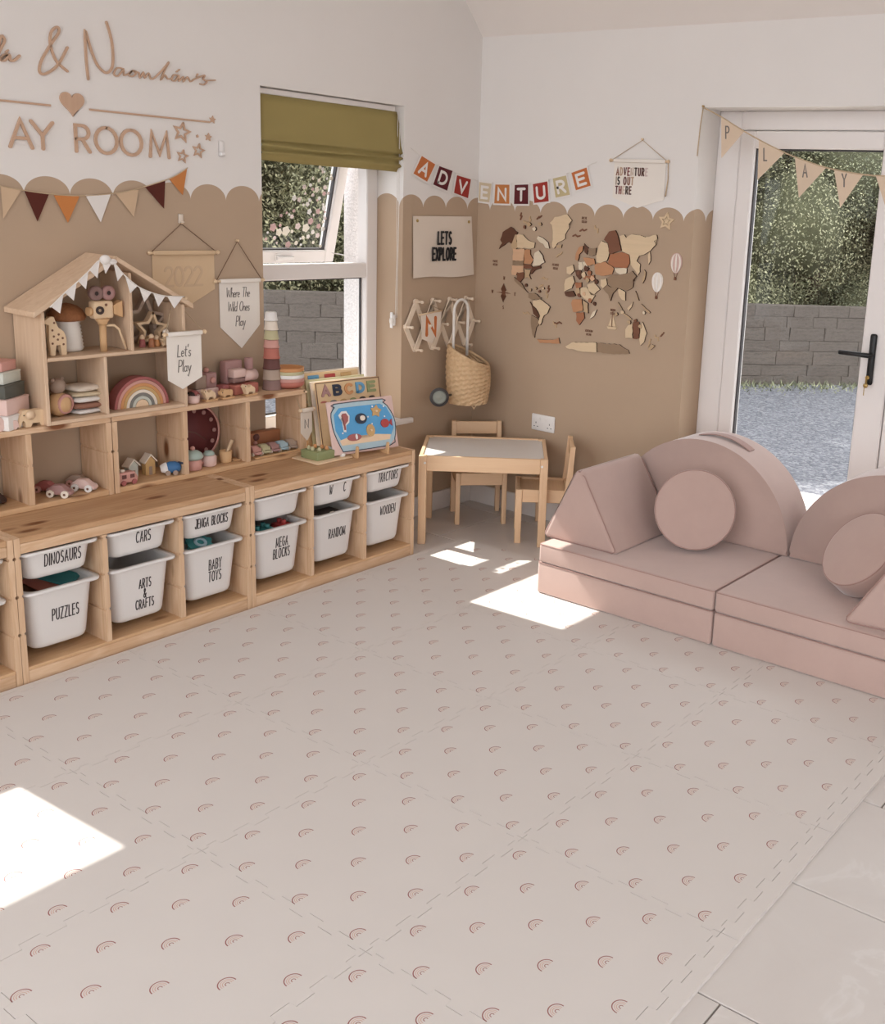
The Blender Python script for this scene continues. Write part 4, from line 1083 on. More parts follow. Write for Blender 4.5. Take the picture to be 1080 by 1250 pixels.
bm = NB(); prism(bm, heart(0, 0, .046), .001, .008); obj('heart', bm, 'signwood', t)
for u0, u1, lab in ((-2.75, -2.342, 'thin wooden line left of the heart on the white wall'), (-2.198, -1.680, 'thin wooden line right of the heart on the white wall')):
    t = wthing('L', 'wooden_line', lab, 'wall ornament', (u0 + u1) / 2, 1.927); bm = NB(); h = (u1 - u0) / 2; box(bm, (-h, -.0035, .001), (h, .0035, .006), .001, 1); obj('strip', bm, 'signwood', t)
def star_pts(r, k=.45, rot=0.0):
    return [((r if i % 2 == 0 else r * k) * math.sin(PI * i / 5 + rot), (r if i % 2 == 0 else r * k) * math.cos(PI * i / 5 + rot)) for i in range(10)]
for u, z, r, lab in ((-1.812, 1.878, .036, 'largest open wooden star after the lettering'), (-1.738, 1.812, .026, 'open wooden star lowest at the right of the group'), (-1.812, 1.786, .024, 'open wooden star directly under the largest one'),
                     (-1.690, 1.868, .017, 'tiny solid wooden star right of the group'), (-1.668, 1.938, .016, 'tiny wooden star at the end of the wooden line'), (-1.741, 1.868, .007, 'wooden dot star, smallest of the group')):
    t = wthing('L', 'wooden_star', lab, 'wall ornament', u, z, 'wooden stars by the room lettering')
    bm = NB()
    if r > .02:
        pp = star_pts(r, .45, .2); pp.append(pp[0]); stroke(bm, pp, r * .22, .001, .006)
    else: prism(bm, star_pts(r, .5, .1), .001, .006)
    obj('star', bm, 'signwood', t)
def bunting(side, name, label, u, z, string, flags, smat, r=.0022, depth=.006):
    t = wthing(side, name, label, 'bunting', u, z)
    bm = NB(); tube(bm, [(p[0] - u, p[1] - z, depth) for p in smooth(string, 5)], r, 6); obj('string', bm, smat, t)
    for pts, mt, ch in flags:
        bm = NB(); q = rel(pts, u, z); prism(bm, q, depth - .001, depth + .0008); f = obj('flag', bm, mt, t)
        if ch:
            bm = NB(); cx = sum(p[0] for p in q) / 3; cz = sum(p[1] for p in q) / 3
            letters(bm, ch, cx - .006, cz - .012, .052, .62, .006, depth + .0008, depth + .0016, shear=-.1); obj('letter', bm, 'inkgrey', f)
    return t
FL = [((-2.54, 1.640), (-2.470, 1.628), (-2.539, 1.532), 'f_beige'), ((-2.458, 1.627), (-2.369, 1.622), (-2.418, 1.523), 'f_brown'), ((-2.352, 1.616), (-2.255, 1.616), (-2.305, 1.520), 'f_orange'), ((-2.232, 1.621), (-2.131, 1.628), (-2.176, 1.524), 'f_white'),
      ((-2.112, 1.634), (-2.014, 1.648), (-2.039, 1.545), 'f_beige'), ((-1.987, 1.662), (-1.896, 1.690), (-1.906, 1.580), 'f_brown'), ((-1.878, 1.694), (-1.796, 1.738), (-1.819, 1.635), 'f_orange')]
bunting('L', 'pennant_bunting', 'felt pennant bunting in brown, orange, white and beige over the doll house', -2.2, 1.62,
        [(-2.72, 1.685), (-2.6, 1.652), (-2.45, 1.628), (-2.3, 1.617), (-2.18, 1.623), (-2.06, 1.641), (-1.94, 1.675), (-1.86, 1.703), (-1.792, 1.742)],
        [((a, b, c), m, None) for a, b, c, m in FL] + [(((-2.70, 1.680), (-2.60, 1.652), (-2.66, 1.56)), 'f_brown', None)], 'string')
def banner(side, name, label, u, z, rod, canvas, tip, nail, mt, depth=.010, smat='darkstring', tail=False, rodmat='palewood', nailpart='nail'):
    """hanging pennant: rod (u0,u1,z), canvas (u0,u1,ztop,zbottom), tip (u,z) or None"""
    t = wthing(side, name, label, 'wall banner', u, z)
    bm = NB(); cyl(bm, (rod[0] - u, rod[2] - z, depth), (rod[1] - u, rod[2] - z, depth), .0055, n=10); r_ = obj('rod', bm, rodmat, t)
    for e in rod[:2]:
        bm = NB(); ball(bm, (e - u, rod[2] - z, depth), .009, 10); obj('rod_end', bm, rodmat, r_)
    p = [(canvas[0], canvas[2]), (canvas[1], canvas[2]), (canvas[1], canvas[3])]
    if tip: p.append(tip)
    p.append((canvas[0], canvas[3])); q = rel(p, u, z)
    bm = NB(); prism(bm, q, depth - .0075, depth - .006)
    box(bm, (canvas[0] - u, rod[2] - z - .009, depth - .008), (canvas[1] - u, rod[2] - z + .008, depth + .0075), .003, 2)
    obj('cloth', bm, mt, t)
    bm = NB(); tube(bm, [(rod[0] - u + .004, rod[2] - z, depth), (nail[0] - u, nail[1] - z, depth * .6), (rod[1] - u - .004, rod[2] - z, depth)], .0018, 6); obj('cord', bm, smat, t)
    if tail:
        bm = NB(); tube(bm, [(rod[tail] - u, rod[2] - z, depth), (rod[tail] - u + .004, rod[2] - z - .08, depth * .8), (rod[tail] - u - .004, rod[2] - z - .16, depth * .8)], [.0025, .0025, .004], 6); obj('tassel', bm, smat, t)
    bm = NB(); cyl(bm, (nail[0] - u, nail[1] - z + .004, 0.0), (nail[0] - u, nail[1] - z + .004, depth + .004), .005, n=8); obj(nailpart, bm, 'palewood', t)
    return t
t = banner('L', 'year_banner', 'beige linen pennant banner with tone on tone numerals beside the doll house roof', -1.82, 1.40, (-1.980, -1.664, 1.408), (-1.966, -1.678, 1.402, 1.255), (-1.815, 1.188), (-1.830, 1.522), 'linen', tail=0)
bm = NB(); letters(bm, '2022', -.005, -.125, .075, 1.0, .010, .0042, .0052, gap=.12); obj('lettering', bm, 'f_beige', t)
t = wthing('L', 'adhesive_hook', 'cream hook holding the cord of the linen numeral banner', 'hook', -1.830, 1.535)
hk = wthing('L', 'adhesive_hook', 'small white hook on the white wall right of the wooden stars', 'hook', -1.628, 1.825)
bm = NB(); box(bm, (-.013, -.030, 0), (.013, .034, .005), .005, 3); box(bm, (-.010, -.026, .005), (.010, -.012, .017), .003, 2); obj('hook', bm, 'white', hk)
bm = NB(); box(bm, (-.011, -.012, 0), (.011, .026, .006), .005, 3); box(bm, (-.008, -.010, .006), (.008, -.002, .018), .003, 2); obj('hook', bm, 'canvas', t)
t = banner('L', 'quote_banner', 'white pointed canvas banner with handwritten lines next to the window', -1.555, 1.28, (-1.680, -1.436, 1.288), (-1.656, -1.450, 1.284, 1.093), (-1.548, .996), (-1.562, 1.452), 'canvas_white')
bm = NB()
for s, x, y, h in (('Where The', -.008, -.062, .040), ('Wild Ones', -.006, -.122, .040), ('Play', .002, -.186, .042)):
    s2 = s.replace('W', 'w', 0)
    letters(bm, s, x, y, h, .62, .0032, .0042, .0050, gap=.07, shear=.12)
obj('lettering', bm, 'inkgrey', t)

# -- ADVENTURE letter bunting runs across the corner
def adventure():
    root = thing('letter_bunting', 'felt square letter bunting spelling adventure across the room corner', 'bunting', T(0, 0, 1.72))
    cells = [('L', 'A', (-.447, 1.878), (-.338, 1.839), (-.402, 1.742), (-.511, 1.781), 'f_rust'), ('L', 'D', (-.318, 1.836), (-.207, 1.815), (-.250, 1.703), (-.366, 1.733), 'f_wine'),
             ('L', 'V', (-.184, 1.797), (-.062, 1.779), (-.083, 1.671), (-.207, 1.697), 'f_red'), ('L', 'E', (-.052, 1.772), (.0, 0), (0, 0), (0, 0), 'f_sand')]
    cells = cells[:3] + [('R', 'E', (.006, 1.770), (.100, 1.763), (.088, 1.655), (.006, 1.660), 'f_sand'), ('R', 'N', (.117, 1.760), (.222, 1.762), (.226, 1.654), (.113, 1.652), 'f_tan'), ('R', 'T', (.248, 1.762), (.346, 1.768), (.351, 1.658), (.247, 1.654), 'f_wine'),
             ('R', 'U', (.366, 1.769), (.468, 1.787), (.484, 1.678), (.382, 1.664), 'f_red'), ('R', 'R', (.492, 1.800), (.582, 1.819), (.616, 1.716), (.518, 1.696), 'f_olive'), ('R', 'E', (.606, 1.830), (.706, 1.861), (.740, 1.765), (.642, 1.737), 'f_rust')]
    for side, ch, tl, tr, br, bl, mt in cells:
        M = T(0, 0, -1.72) @ (WL if side == 'L' else WR)
        q = [Vector(tl), Vector(tr), Vector(br), Vector(bl)]; c = sum(q, Vector((0, 0))) / 4
        outq = [c + (p - c) * 1.06 for p in q]; inq = [c + (p - c) * .90 for p in q]
        if side == 'R' and outq[0].x < .004:
            for p in outq: p.x = max(p.x, .004)
        bm = NB(); prism(bm, [tuple(p) for p in outq], .004, .0052, M); f = obj('flag', bm, 'f_white', root)
        bm = NB(); prism(bm, [tuple(p) for p in inq], .0053, .0062, M); obj('felt_panel', bm, mt, f)
        bm = NB(); gw_, pls = G[ch]
        def bil(a, b): return inq[3] * (1 - a) * (1 - b) + inq[2] * a * (1 - b) + inq[1] * a * b + inq[0] * (1 - a) * b
        for k, pl in enumerate(pls):
            stroke(bm, [tuple(bil(.25 + .5 * p[0] / gw_, .2 + .58 * p[1])) for p in pl], .0135, .0062, .0074 + k * .0003, M)
        obj('letter', bm, 'f_white', f)
    s3 = [(0, -.52, 1.905), (0, -.447, 1.872), (0, -.33, 1.832), (0, -.20, 1.806), (0, -.06, 1.780), (.006, -.006, 1.771)]
    bm = NB(); tube(bm, [(.0022, y, z - 1.72) for _, y, z in s3[:-1]] + [(.003, -.003, .049), (.05, -.0022, .046), (.12, -.0022, .042), (.3, -.0022, .045), (.42, -.0022, .059), (.54, -.0022, .090), (.66, -.0022, .127), (.76, -.0022, .163)], .0016, 6); obj('string', bm, 'whitestring', root)
adventure()

# -- LETS EXPLORE canvas
t = wthing('L', 'canvas_sign', 'cream canvas sign with black words lets explore', 'wall banner', -.27, 1.42)
bm = NB(); tt = bmesh.new(); nu, nv = 14, 10; Q = [Vector((-.501, 1.577)), Vector((-.056, 1.583)), Vector((-.026, 1.272)), Vector((-.500, 1.268))]
gr = [[None] * (nv + 1) for _ in range(nu + 1)]
for i in range(nu + 1):
    for j in range(nv + 1):
        a, b = i / nu, j / nv; p = Q[3] * (1 - a) * (1 - b) + Q[2] * a * (1 - b) + Q[1] * a * b + Q[0] * (1 - a) * b
        e = (1 - b); gr[i][j] = (p.x + .27, p.y - 1.42 + .004 * math.sin(a * 7) * e, .006 + .004 * (math.sin(a * 9 + 1) + 1) * e)
for dz, fl in ((0, False), (-.0015, True)):
    vs = [[tt.verts.new((x, y, z + dz)) for x, y, z in col] for col in gr]
    for i in range(nu):
        for j in range(nv):
            f = (vs[i][j], vs[i + 1][j], vs[i + 1][j + 1], vs[i][j + 1]); ff = tt.faces.new(tuple(reversed(f)) if fl else f); ff.smooth = True
merge(bm, tt); obj('cloth', bm, 'canvas', t)
bm = NB(); letters(bm, 'LETS', -.003, .020, .060, .56, .0115, .0145, .0155, gap=.20); letters(bm, 'EXPLORE', -.003, -.062, .060, .54, .0115, .0145, .0155, gap=.17); obj('lettering', bm, 'inkblack', t)
for x in (-.205, .188):
    bm = NB(); lathe(bm, [(.004, 0), (.004, .010), (.008, .011), (.007, .014), (0, .015)], 10, T(x, .135, 0)); obj('nail', bm, 'brass', t)

# -- banner on the map wall
t = banner('R', 'colour_letter_banner', 'white canvas banner with coloured words adventure is out there', 1.01, 1.80, (.848, 1.172, 1.892), (.866, 1.158, 1.886, 1.716), (1.012, 1.672), (1.020, 1.988), 'canvas_white', smat='string', tail=1)
bm = NB(); LC = [(150, 100, 78), (196, 160, 132), (112, 62, 60), (150, 82, 76), (214, 190, 170), (84, 62, 52), (112, 72, 64), (100, 62, 52), (214, 190, 182), (170, 150, 130), (60, 50, 46), (120, 72, 64)]
mts = []
for i, c in enumerate(LC): tone('banner_ink_%d' % i, *c); mts.append('t_banner_ink_%d' % i)
k = 0
for s, y in (('ADVENTURE', .024), ('IS OUT', -.020), ('THERE', -.064)):
    x = -.128
    for ch in s:
        if ch != ' ':
            letters(bm, ch, x, y, .034, .58, .0068, .0042, .0052, center=False, mi=k % 12); k += 1
        x += ((.34 if ch == ' ' else G[ch][0]) * .58 + .22) * .034 * 1.12
obj('lettering', bm, mts, t)

# -- accordion peg rack
MAT['rackwood'] = wood('pale_rack_wood', rgb(240, 224, 204), rgb(226, 204, 178), 'z', 0, .6, 40, .2)
def peg_rack():
    t = wthing('L', 'peg_rack', 'accordion wooden peg rack in the corner under the canvas sign', 'peg rack', -.29, 1.025)
    top = [-.475, -.345, -.215, -.085]; mid = [-.545, -.412, -.280, -.150, -.025]; zt, zm, zb = 1.150, 1.025, .902
    def bar(a, b, d):
        bm = NB(); stroke(bm, [(a[0] + .29, a[1] - 1.025), (b[0] + .29, b[1] - 1.025)], .026, d, d + .008); obj('bar', bm, 'rackwood', t)
    for i in range(4):
        bar((mid[i], zm), (top[i], zt), .0095); bar((top[i], zb), (mid[i], zm), .0005) if i == 0 else None
        if i == 3: bar((top[i], zt), (mid[4], zm), .0005); bar((top[i], zb), (mid[4], zm), .0095)
    for i in range(3):
        bar((top[i], zt), (top[i + 1], zb), .0005); bar((top[i], zb), (top[i + 1], zt), .0095)
    for y, z in [(y, zt) for y in top] + [(y, zm) for y in mid] + [(y, zb) for y in top]:
        bm = NB(); L = .060; lathe(bm, [(.0065, 0.0), (.006, L - .016), (.0065, L - .014), (.0085, L - .008), (.008, L - .002), (0, L)], 10, T(y + .29, z - 1.025, .001)); obj('peg', bm, 'rackwood', t)
peg_rack()
t = thing('initial_pennant', 'cream pennant with a rust red N hanging on the peg rack', 'wall banner', T(.050, -.40, 1.08) @ WL)
bm = NB(); cyl(bm, (-.090, .006, 0), (.082, .020, 0), .0045, n=8); obj('rod', bm, 'palewood', t)
bm = NB(); prism(bm, [(-.078, .004), (.076, .018), (.068, -.070), (.006, -.146), (-.070, -.118)], -.0015, .0005); obj('cloth', bm, 'canvas', t)
bm = NB(); 
for pl in G['N'][1]: stroke(bm, [(-.035 + p[0] * .11, -.100 + p[1] * .085) for p in pl], .020, .0006, .0022)
obj('letter', bm, 'f_rust', t)
bm = NB(); tube(bm, [(-.084, .006, .0), (-.075, .078, -.008), (.078, .020, 0)], .0015, 5); obj('cord', bm, 'string', t)

# -- wicker cart basket
def basket():
    b = thing('wicker_basket', 'woven rattan cart basket with white handle hanging on the peg rack', 'basket', T(.165, -.232, .622))
    nC, nRw, h = 44, 20, .245
    bm = NB(); t = bmesh.new(); rows = []
    def prof(s): return .100 + .016 * math.sin(PI * min(1, s) * .8)
    for i in range(nRw + 1):
        s = i / nRw; row = []
        for j in range(nC):
            a = 2 * PI * j / nC; R = prof(s) + .0038 * (1 if (i + j // 2) % 2 else -1)
            tilt = s * (.042 * -math.cos(a) - .030 * math.sin(a))
            row.append(t.verts.new((R * math.cos(a) * .93, R * math.sin(a), s * h + tilt)))
        rows.append(row)
    for i in range(nRw):
        for j in range(nC):
            f = t.faces.new((rows[i][j], rows[i][(j + 1) % nC], rows[i + 1][(j + 1) % nC], rows[i + 1][j])); f.smooth = False
    t.faces.new(list(reversed(rows[0])))
    merge(bm, t); body = obj('woven_body', bm, 'wicker', b)
    sm = body.modifiers.new('thick', 'SOLIDIFY'); sm.thickness = -.006
    bm = NB(); ring = []
    for j in range(48):
        a = 2 * PI * j / 48; R = prof(1.0); ring.append((R * math.cos(a) * .93, R * math.sin(a), h + .042 * -math.cos(a) - .030 * math.sin(a) + .003))
    tube(bm, ring, .008, 8, closed=True); obj('rim', bm, 'wicker', b)
    bm = NB(); hp = [(.02, -.085, .20)]
    for i in range(13):
        a = PI * i / 12; hp.append((-.045, -.018 - .055 * math.cos(a), .478 + .060 * math.sin(a)))
    hp = [(-.045, -.073, .24), (-.045, -.073, .36)] + hp[1:] + [(-.045, .037, .36), (-.045, .037, .24)]
    tube(bm, hp, .0075, 10); obj('handle', bm, 'whitestring', b)
    bm = NB(); cyl(bm, (-.02, -.085, .045), (-.015, -.215, .050), .006, n=8); obj('axle', bm, 'black', b)
    W = T(.0, -.222, .050) @ RZ(-.7) @ RY(PI / 2)
    bm = NB(); lathe(bm, [(.036, -.010), (.048, -.008), (.050, 0), (.048, .008), (.036, .010)], 28, W); wl_ = obj('wheel', bm, 'gasket', b)
    bm = NB(); lathe(bm, [(0, -.006), (.036, -.006), (.036, .006), (.024, .008), (.022, .006), (.010, .007), (.008, .012), (0, .012)], 24, W); tone('wheel_grey', 148, 152, 140); obj('hub', bm, 't_wheel_grey', wl_)
    bm = NB(); tube(bm, [(.05, -.035, .004), (.05, -.005, -.030), (.05, .025, .004)], .0045, 6); obj('foot', bm, 'palewood', b)
basket()

# -- wooden world map
MAT['shadow_edge'] = plain('cut_edge_shadow', rgb(70, 44, 32), .8, .1, 60)  # dark cut sides, coloured to draw a shadow outline round each map piece
def world_map():
    t = wthing('R', 'world_map', 'wooden puzzle world map in mixed wood tones on the tan wall', 'wall map', .68, 1.28)
    rj = random.Random(8)
    def coast(q):
        """break long straight edges up into an uneven shore line"""
        out = []
        for i in range(len(q)):
            a, b = Vector(q[i]), Vector(q[(i + 1) % len(q)]); n = max(1, int((b - a).length / .016)); nn = Vector((-(b - a).y, (b - a).x)).normalized()
            for k in range(n):
                out.append(tuple(a + (b - a) * (k / n) + (nn * rj.uniform(-.0028, .0028) if k else nn * 0)))
        return out
    def piece(q, col, h=.0085):
        bm = NB(); prism(bm, coast(q), .0005, h)
        bmesh.ops.recalc_face_normals(bm, faces=bm.faces); bm.normal_update()
        for f in bm.faces: f.material_index = 0 if f.normal.z > .5 else 1
        obj('map_piece', bm, ['m_' + col, 'shadow_edge'], t)
    for col, pts in MAP_SHAPES: piece(rel(pts, .68, 1.28), col, .0085 + rj.uniform(-.001, .003))
    # small countries and islands
    for u, z, r, col in ((.700, 1.372, .020, 'pale'), (.735, 1.362, .016, 'darkwalnut'), (.722, 1.330, .018, 'cream'), (.758, 1.342, .014, 'rust'), (.690, 1.335, .012, 'walnut'), (.776, 1.315, .016, 'peach'), (.745, 1.305, .013, 'tan'), (.800, 1.300, .014, 'darkwalnut'),
                         (.700, 1.225, .014, 'walnut'), (.732, 1.235, .012, 'peach'), (.768, 1.205, .014, 'rust'), (.795, 1.190, .010, 'darkwalnut'), (.355, 1.245, .010, 'darkwalnut'), (.385, 1.225, .009, 'tan'), (.420, 1.235, .010, 'tan'), (.445, 1.222, .008, 'walnut'),
                         (.470, 1.240, .008, 'cream'), (.930, 1.150, .010, 'tan'), (.965, 1.165, .012, 'cream'), (1.010, 1.120, .012, 'tan'), (1.045, 1.130, .010, 'walnut'), (1.075, 1.105, .011, 'tan'), (1.090, 1.175, .009, 'pale'), (.360, 1.560, .014, 'tan'), (.395, 1.540, .012, 'pale'), (.330, 1.545, .010, 'walnut'), (.430, 1.565, .012, 'tan')):
        piece([(u - .68 + r * rj.uniform(.6, 1.15) * math.cos(k * PI / 3), z - 1.28 + r * rj.uniform(.6, 1.15) * math.sin(k * PI / 3)) for k in range(6)], col, .011)
    for words, u, z in ((('PACIFIC', 'OCEAN'), .135, 1.346), (('ATLANTIC', 'OCEAN'), .536, 1.356), (('INDIAN', 'OCEAN'), .905, 1.160), (('SOUTHERN', 'OCEAN'), .765, 1.040), (('ARCTIC', 'OCEAN'), .702, 1.600)):
        bm = NB()
        for k, s in enumerate(words): letters(bm, s, u - .68, z - 1.28 + .004 - .018 * k, .011, .7, .0013, .0005, .002)
        o = obj('ocean_lettering', bm, 'm_walnut', t); o['kind'] = 'stuff'
    bm = NB(); pts = []
    for i in range(16):
        r = (.050 if i % 4 == 0 else (.026 if i % 2 == 0 else .009)); pts.append((.200 - .68 + r * math.sin(2 * PI * i / 16), 1.193 - 1.28 + r * math.cos(2 * PI * i / 16)))
    prism(bm, pts, .0005, .004); obj('compass_rose', bm, 'm_walnut', t)
    for i, (dx, dz) in enumerate(((0, .078), (.078, 0), (0, -.078), (-.078, 0))):
        bm = NB(); letters(bm, 'NESW'[i], .200 - .68 + dx, 1.193 - 1.28 + dz - .008, .016, .7, .0025, .0005, .003); obj('compass_letter', bm, 'm_walnut', t)
    bm = NB(); x, z = .905 - .68, 1.085 - 1.28; stroke(bm, [(x, z), (x, z + .075)], .003, .0005, .004); obj('ship_mast', bm, 'm_walnut', t)
    bm = NB(); prism(bm, [(x - .022, z + .004), (x - .003, z + .052), (x - .003, z + .004)], .0005, .005); obj('ship_sail', bm, 'm_cream', t)
    bm = NB(); prism(bm, [(x + .003, z + .004), (x + .003, z + .060), (x + .024, z + .004)], .0005, .005); obj('ship_sail', bm, 'm_cream', t)
    bm = NB(); prism(bm, [(x - .030, z), (x + .032, z), (x + .024, z - .012), (x - .022, z - .012)], .0005, .005); obj('ship_hull', bm, 'm_cream', t)
    rnd = random.Random(11)
    for (u, z) in ((.30, 1.60), (.36, 1.585), (.42, 1.60), (.33, 1.57), (.70, 1.55), (.66, 1.52), (.78, 1.56), (.47, 1.29), (.45, 1.25), (.50, 1.24), (.49, 1.21), (.55, 1.06), (.57, 1.07), (1.17, 1.06), (1.20, 1.08), (1.13, 1.03), (.36, 1.10), (.56, 1.42)):
        bm = NB(); a = rnd.uniform(0, PI); L = rnd.uniform(.012, .022); p = [(u - .68 + (k / 3 - .5) * 2 * L * math.cos(a) + .006 * math.sin(k * 2.0) * math.sin(a), z - 1.28 + (k / 3 - .5) * 2 * L * math.sin(a) + .006 * math.sin(k * 2.0)) for k in range(4)]
        stroke(bm, p, .007, .0005, .005); obj('islet', bm, 'm_tan' if rnd.random() < .6 else 'm_walnut', t)
world_map()
def balloon(u, z, c1, c2, lab):
    t = wthing('R', 'wooden_balloon', lab, 'wall ornament', u, z, 'wooden hot air balloons')
    W_, H_ = .036, .048
    def outline(k): return [(W_ * k * math.sin(2 * PI * i / 28) * (1 - .22 * (1 - math.cos(2 * PI * i / 28)) / 2 * 1.3), H_ * (math.cos(2 * PI * i / 28)) - (0.010 if False else 0)) for i in range(28)]
    bm = NB(); prism(bm, outline(1.0), .0005, .004); obj('envelope', bm, c1, t)
    for k, s in ((.62, 1), (-.62, 1), (0, 0)):
        bm = NB(); w = .0085
        up = [( (k * W_ * math.sin(a) if s else 0) - (w / 2) * math.sin(a), H_ * .94 * math.cos(a)) for a in [PI * i / 10 for i in range(11)]]
        dn = [( (k * W_ * math.sin(a) if s else 0) + (w / 2) * math.sin(a), H_ * .94 * math.cos(a)) for a in [PI * i / 10 for i in range(11)]]
        prism(bm, up + list(reversed(dn[1:-1])), .004, .0075); obj('stripe', bm, c2, t)
    bm = NB(); stroke(bm, [(-.010, -.044), (-.004, -.066)], .002, .0005, .003); stroke(bm, [(.010, -.044), (.004, -.066)], .002, .0005, .003); obj('rope', bm, 'm_walnut', t)
    bm = NB(); box(bm, (-.007, -.080, .0005), (.007, -.065, .007), .002, 1); obj('gondola', bm, 'm_walnut', t)
tone('balloon_pink', 216, 176, 164); tone('balloon_cream', 238, 226, 212); tone('balloon_white', 244, 236, 228)
balloon(1.250, 1.425, 't_balloon_pink', 't_balloon_cream', 'pink and cream striped wooden balloon, upper of the two')
balloon(1.152, 1.327, 't_balloon_cream', 't_balloon_white', 'white wooden balloon, lower of the two')
t = wthing('R', 'wooden_star', 'pale wooden star on the tan wall above the balloons', 'wall ornament', 1.180, 1.618)
bm = NB(); pp = star_pts(.036, .5, .1); pp.append(pp[0]); stroke(bm, pp, .010, .0005, .006); prism(bm, star_pts(.018, .5, .1), .0005, .005); obj('star', bm, 'm_cream', t)

# -- double socket
t = wthing('R', 'wall_socket', 'white double power socket above the play table', 'socket', .504, .527)
bm = NB(); box(bm, (-.076, -.044, 0), (.076, .044, .009), .005, 3); obj('face_plate', bm, 'white', t)
for s in (-1, 1):
    bm = NB(); box(bm, (s * .022 - .007, .012, .0088), (s * .022 + .007, .030, .013), .002, 2); obj('rocker_switch', bm, 'white', t)
    bm = NB()
    for dx, dz, w, h in ((0, .004, .004, .009), (-.011, -.016, .008, .004), (.011, -.016, .008, .004)):
        box(bm, (s * .045 + dx - w / 2, dz - h / 2 - .006, .0088), (s * .045 + dx + w / 2, dz + h / 2 - .006, .0096))
    obj('pin_holes', bm, 'gasket', t)

# -- burlap bunting over the garden door
PF = [((1.436, 2.090), (1.556, 2.030), (1.452, 1.913), 'P'), ((1.632, 1.992), (1.759, 1.940), (1.642, 1.822), 'L'), ((1.811, 1.922), (1.961, 1.884), (1.847, 1.752), 'A'), ((1.996, 1.876), (2.128, 1.860), (2.041, 1.718), 'Y'), ((2.182, 1.854), (2.310, 1.858), (2.245, 1.715), ''),
      ((2.36, 1.862), (2.49, 1.878), (2.43, 1.735), ''), ((2.55, 1.890), (2.67, 1.918), (2.62, 1.775), ''), ((2.74, 1.94), (2.86, 1.98), (2.80, 1.83), '')]
t = bunting('R', 'burlap_bunting', 'burlap triangle bunting spelling play over the garden door', 2.0, 1.9,
        [(1.336, 2.136), (1.438, 2.091), (1.546, 2.035), (1.684, 1.972), (1.826, 1.919), (2.007, 1.873), (2.218, 1.854), (2.45, 1.872), (2.7, 1.925), (3.0, 2.03), (3.29, 2.139)],
        [((a, b, c), 'burlap', ch or None) for a, b, c, ch in PF], 'string', .003, .012)
bm = NB(); tube(bm, [(-.664, .236, .006), (-.672, .16, .006), (-.676, .08, .005), (-.678, .02, .005)], .003, 6); obj('loose_end', bm, 'string', t)
for x in (-.664, 1.29):
    bm = NB(); cyl(bm, (x, .240, .0005), (x, .240, .014), .004, n=8); obj('nail', bm, 'brass', t)

# -- roman blind
def roman_blind():
    y0, y1 = -1.418, -.592
    b = thing('roman_blind', 'olive green roman blind, pulled up in the window recess', 'blind', T(-.05, (y0 + y1) / 2, 2.09))
    h = (y1 - y0) / 2
    bm = NB(); box(bm, (-.02, -h + .004, -.020), (.020, h - .004, .004), .003, 1); obj('head_rail', bm, 'trim', b)
    # hanging face then stacked folds; (depth, z) profile, the ends bulge a little
    prof = [(.021, -.021), (.021, -.06), (.022, -.12), (.030, -.18), (.040, -.205), (.046, -.212), (.030, -.216), (.028, -.224), (.046, -.232), (.052, -.240), (.034, -.246), (.030, -.256), (.048, -.262), (.054, -.272), (.036, -.280), (.030, -.290), (.026, -.300)]
    t = bmesh.new(); nY = 22; rows = []
    for k, (dx, z) in enumerate(prof):
        row = []
        for i in range(nY + 1):
            a = i / nY; yy = -h + 2 * h * a
            flare = 0.0
            s = min(1, max(0, (-z - .05) / .14))
            if a > .9: yy += .035 * (a - .9) / .1 * (math.sin(PI * min(1, -z / .30)) ** 1.2)
            sag = .010 * math.sin(a * 5 + k) * (1 if k > 5 else 0) * .35
            drop = (.016 * (a - .5) * -1) * (k / len(prof))
            row.append(t.verts.new((dx + .002 * math.sin(a * 11 + k), yy, z + sag + drop)))
        rows.append(row)
    for A, B in zip(rows[:-1], rows[1:]):
        for i in range(nY):
            f = t.faces.new((A[i], B[i], B[i + 1], A[i + 1])); f.smooth = True
    bm = NB(); merge(bm, t); f = obj('fabric', bm, 'olive', b); sm = f.modifiers.new('thick', 'SOLIDIFY'); sm.thickness = .002
    bm = NB(); tube(bm, [(.025, h + .008, -.02), (.022, h + .010, -.35), (.024, h + .012, -.68), (.020, h + .010, -1.02)], .0016, 5); tube(bm, [(.036, h + .008, -.02), (.036, h + .010, -.5), (.030, h + .010, -1.02)], .0016, 5); obj('cord', bm, 'whitestring', b)
roman_blind()
t = thing('cord_cleat', 'white cord cleat on the window reveal', 'cleat', T(-.050, -.5705, 1.055))
bm = NB(); box(bm, (-.012, -.012, -.028), (.012, .003, .028), .004, 2); box(bm, (-.009, -.022, -.040), (.009, -.012, .040), .004, 2); obj('cleat', bm, 'white', t)
bm = NB(); ball(bm, (.0, -.018, -.004), .018, 10, sc=(.8, .5, 1.1)); obj('wound_cord', bm, 'whitestring', t)

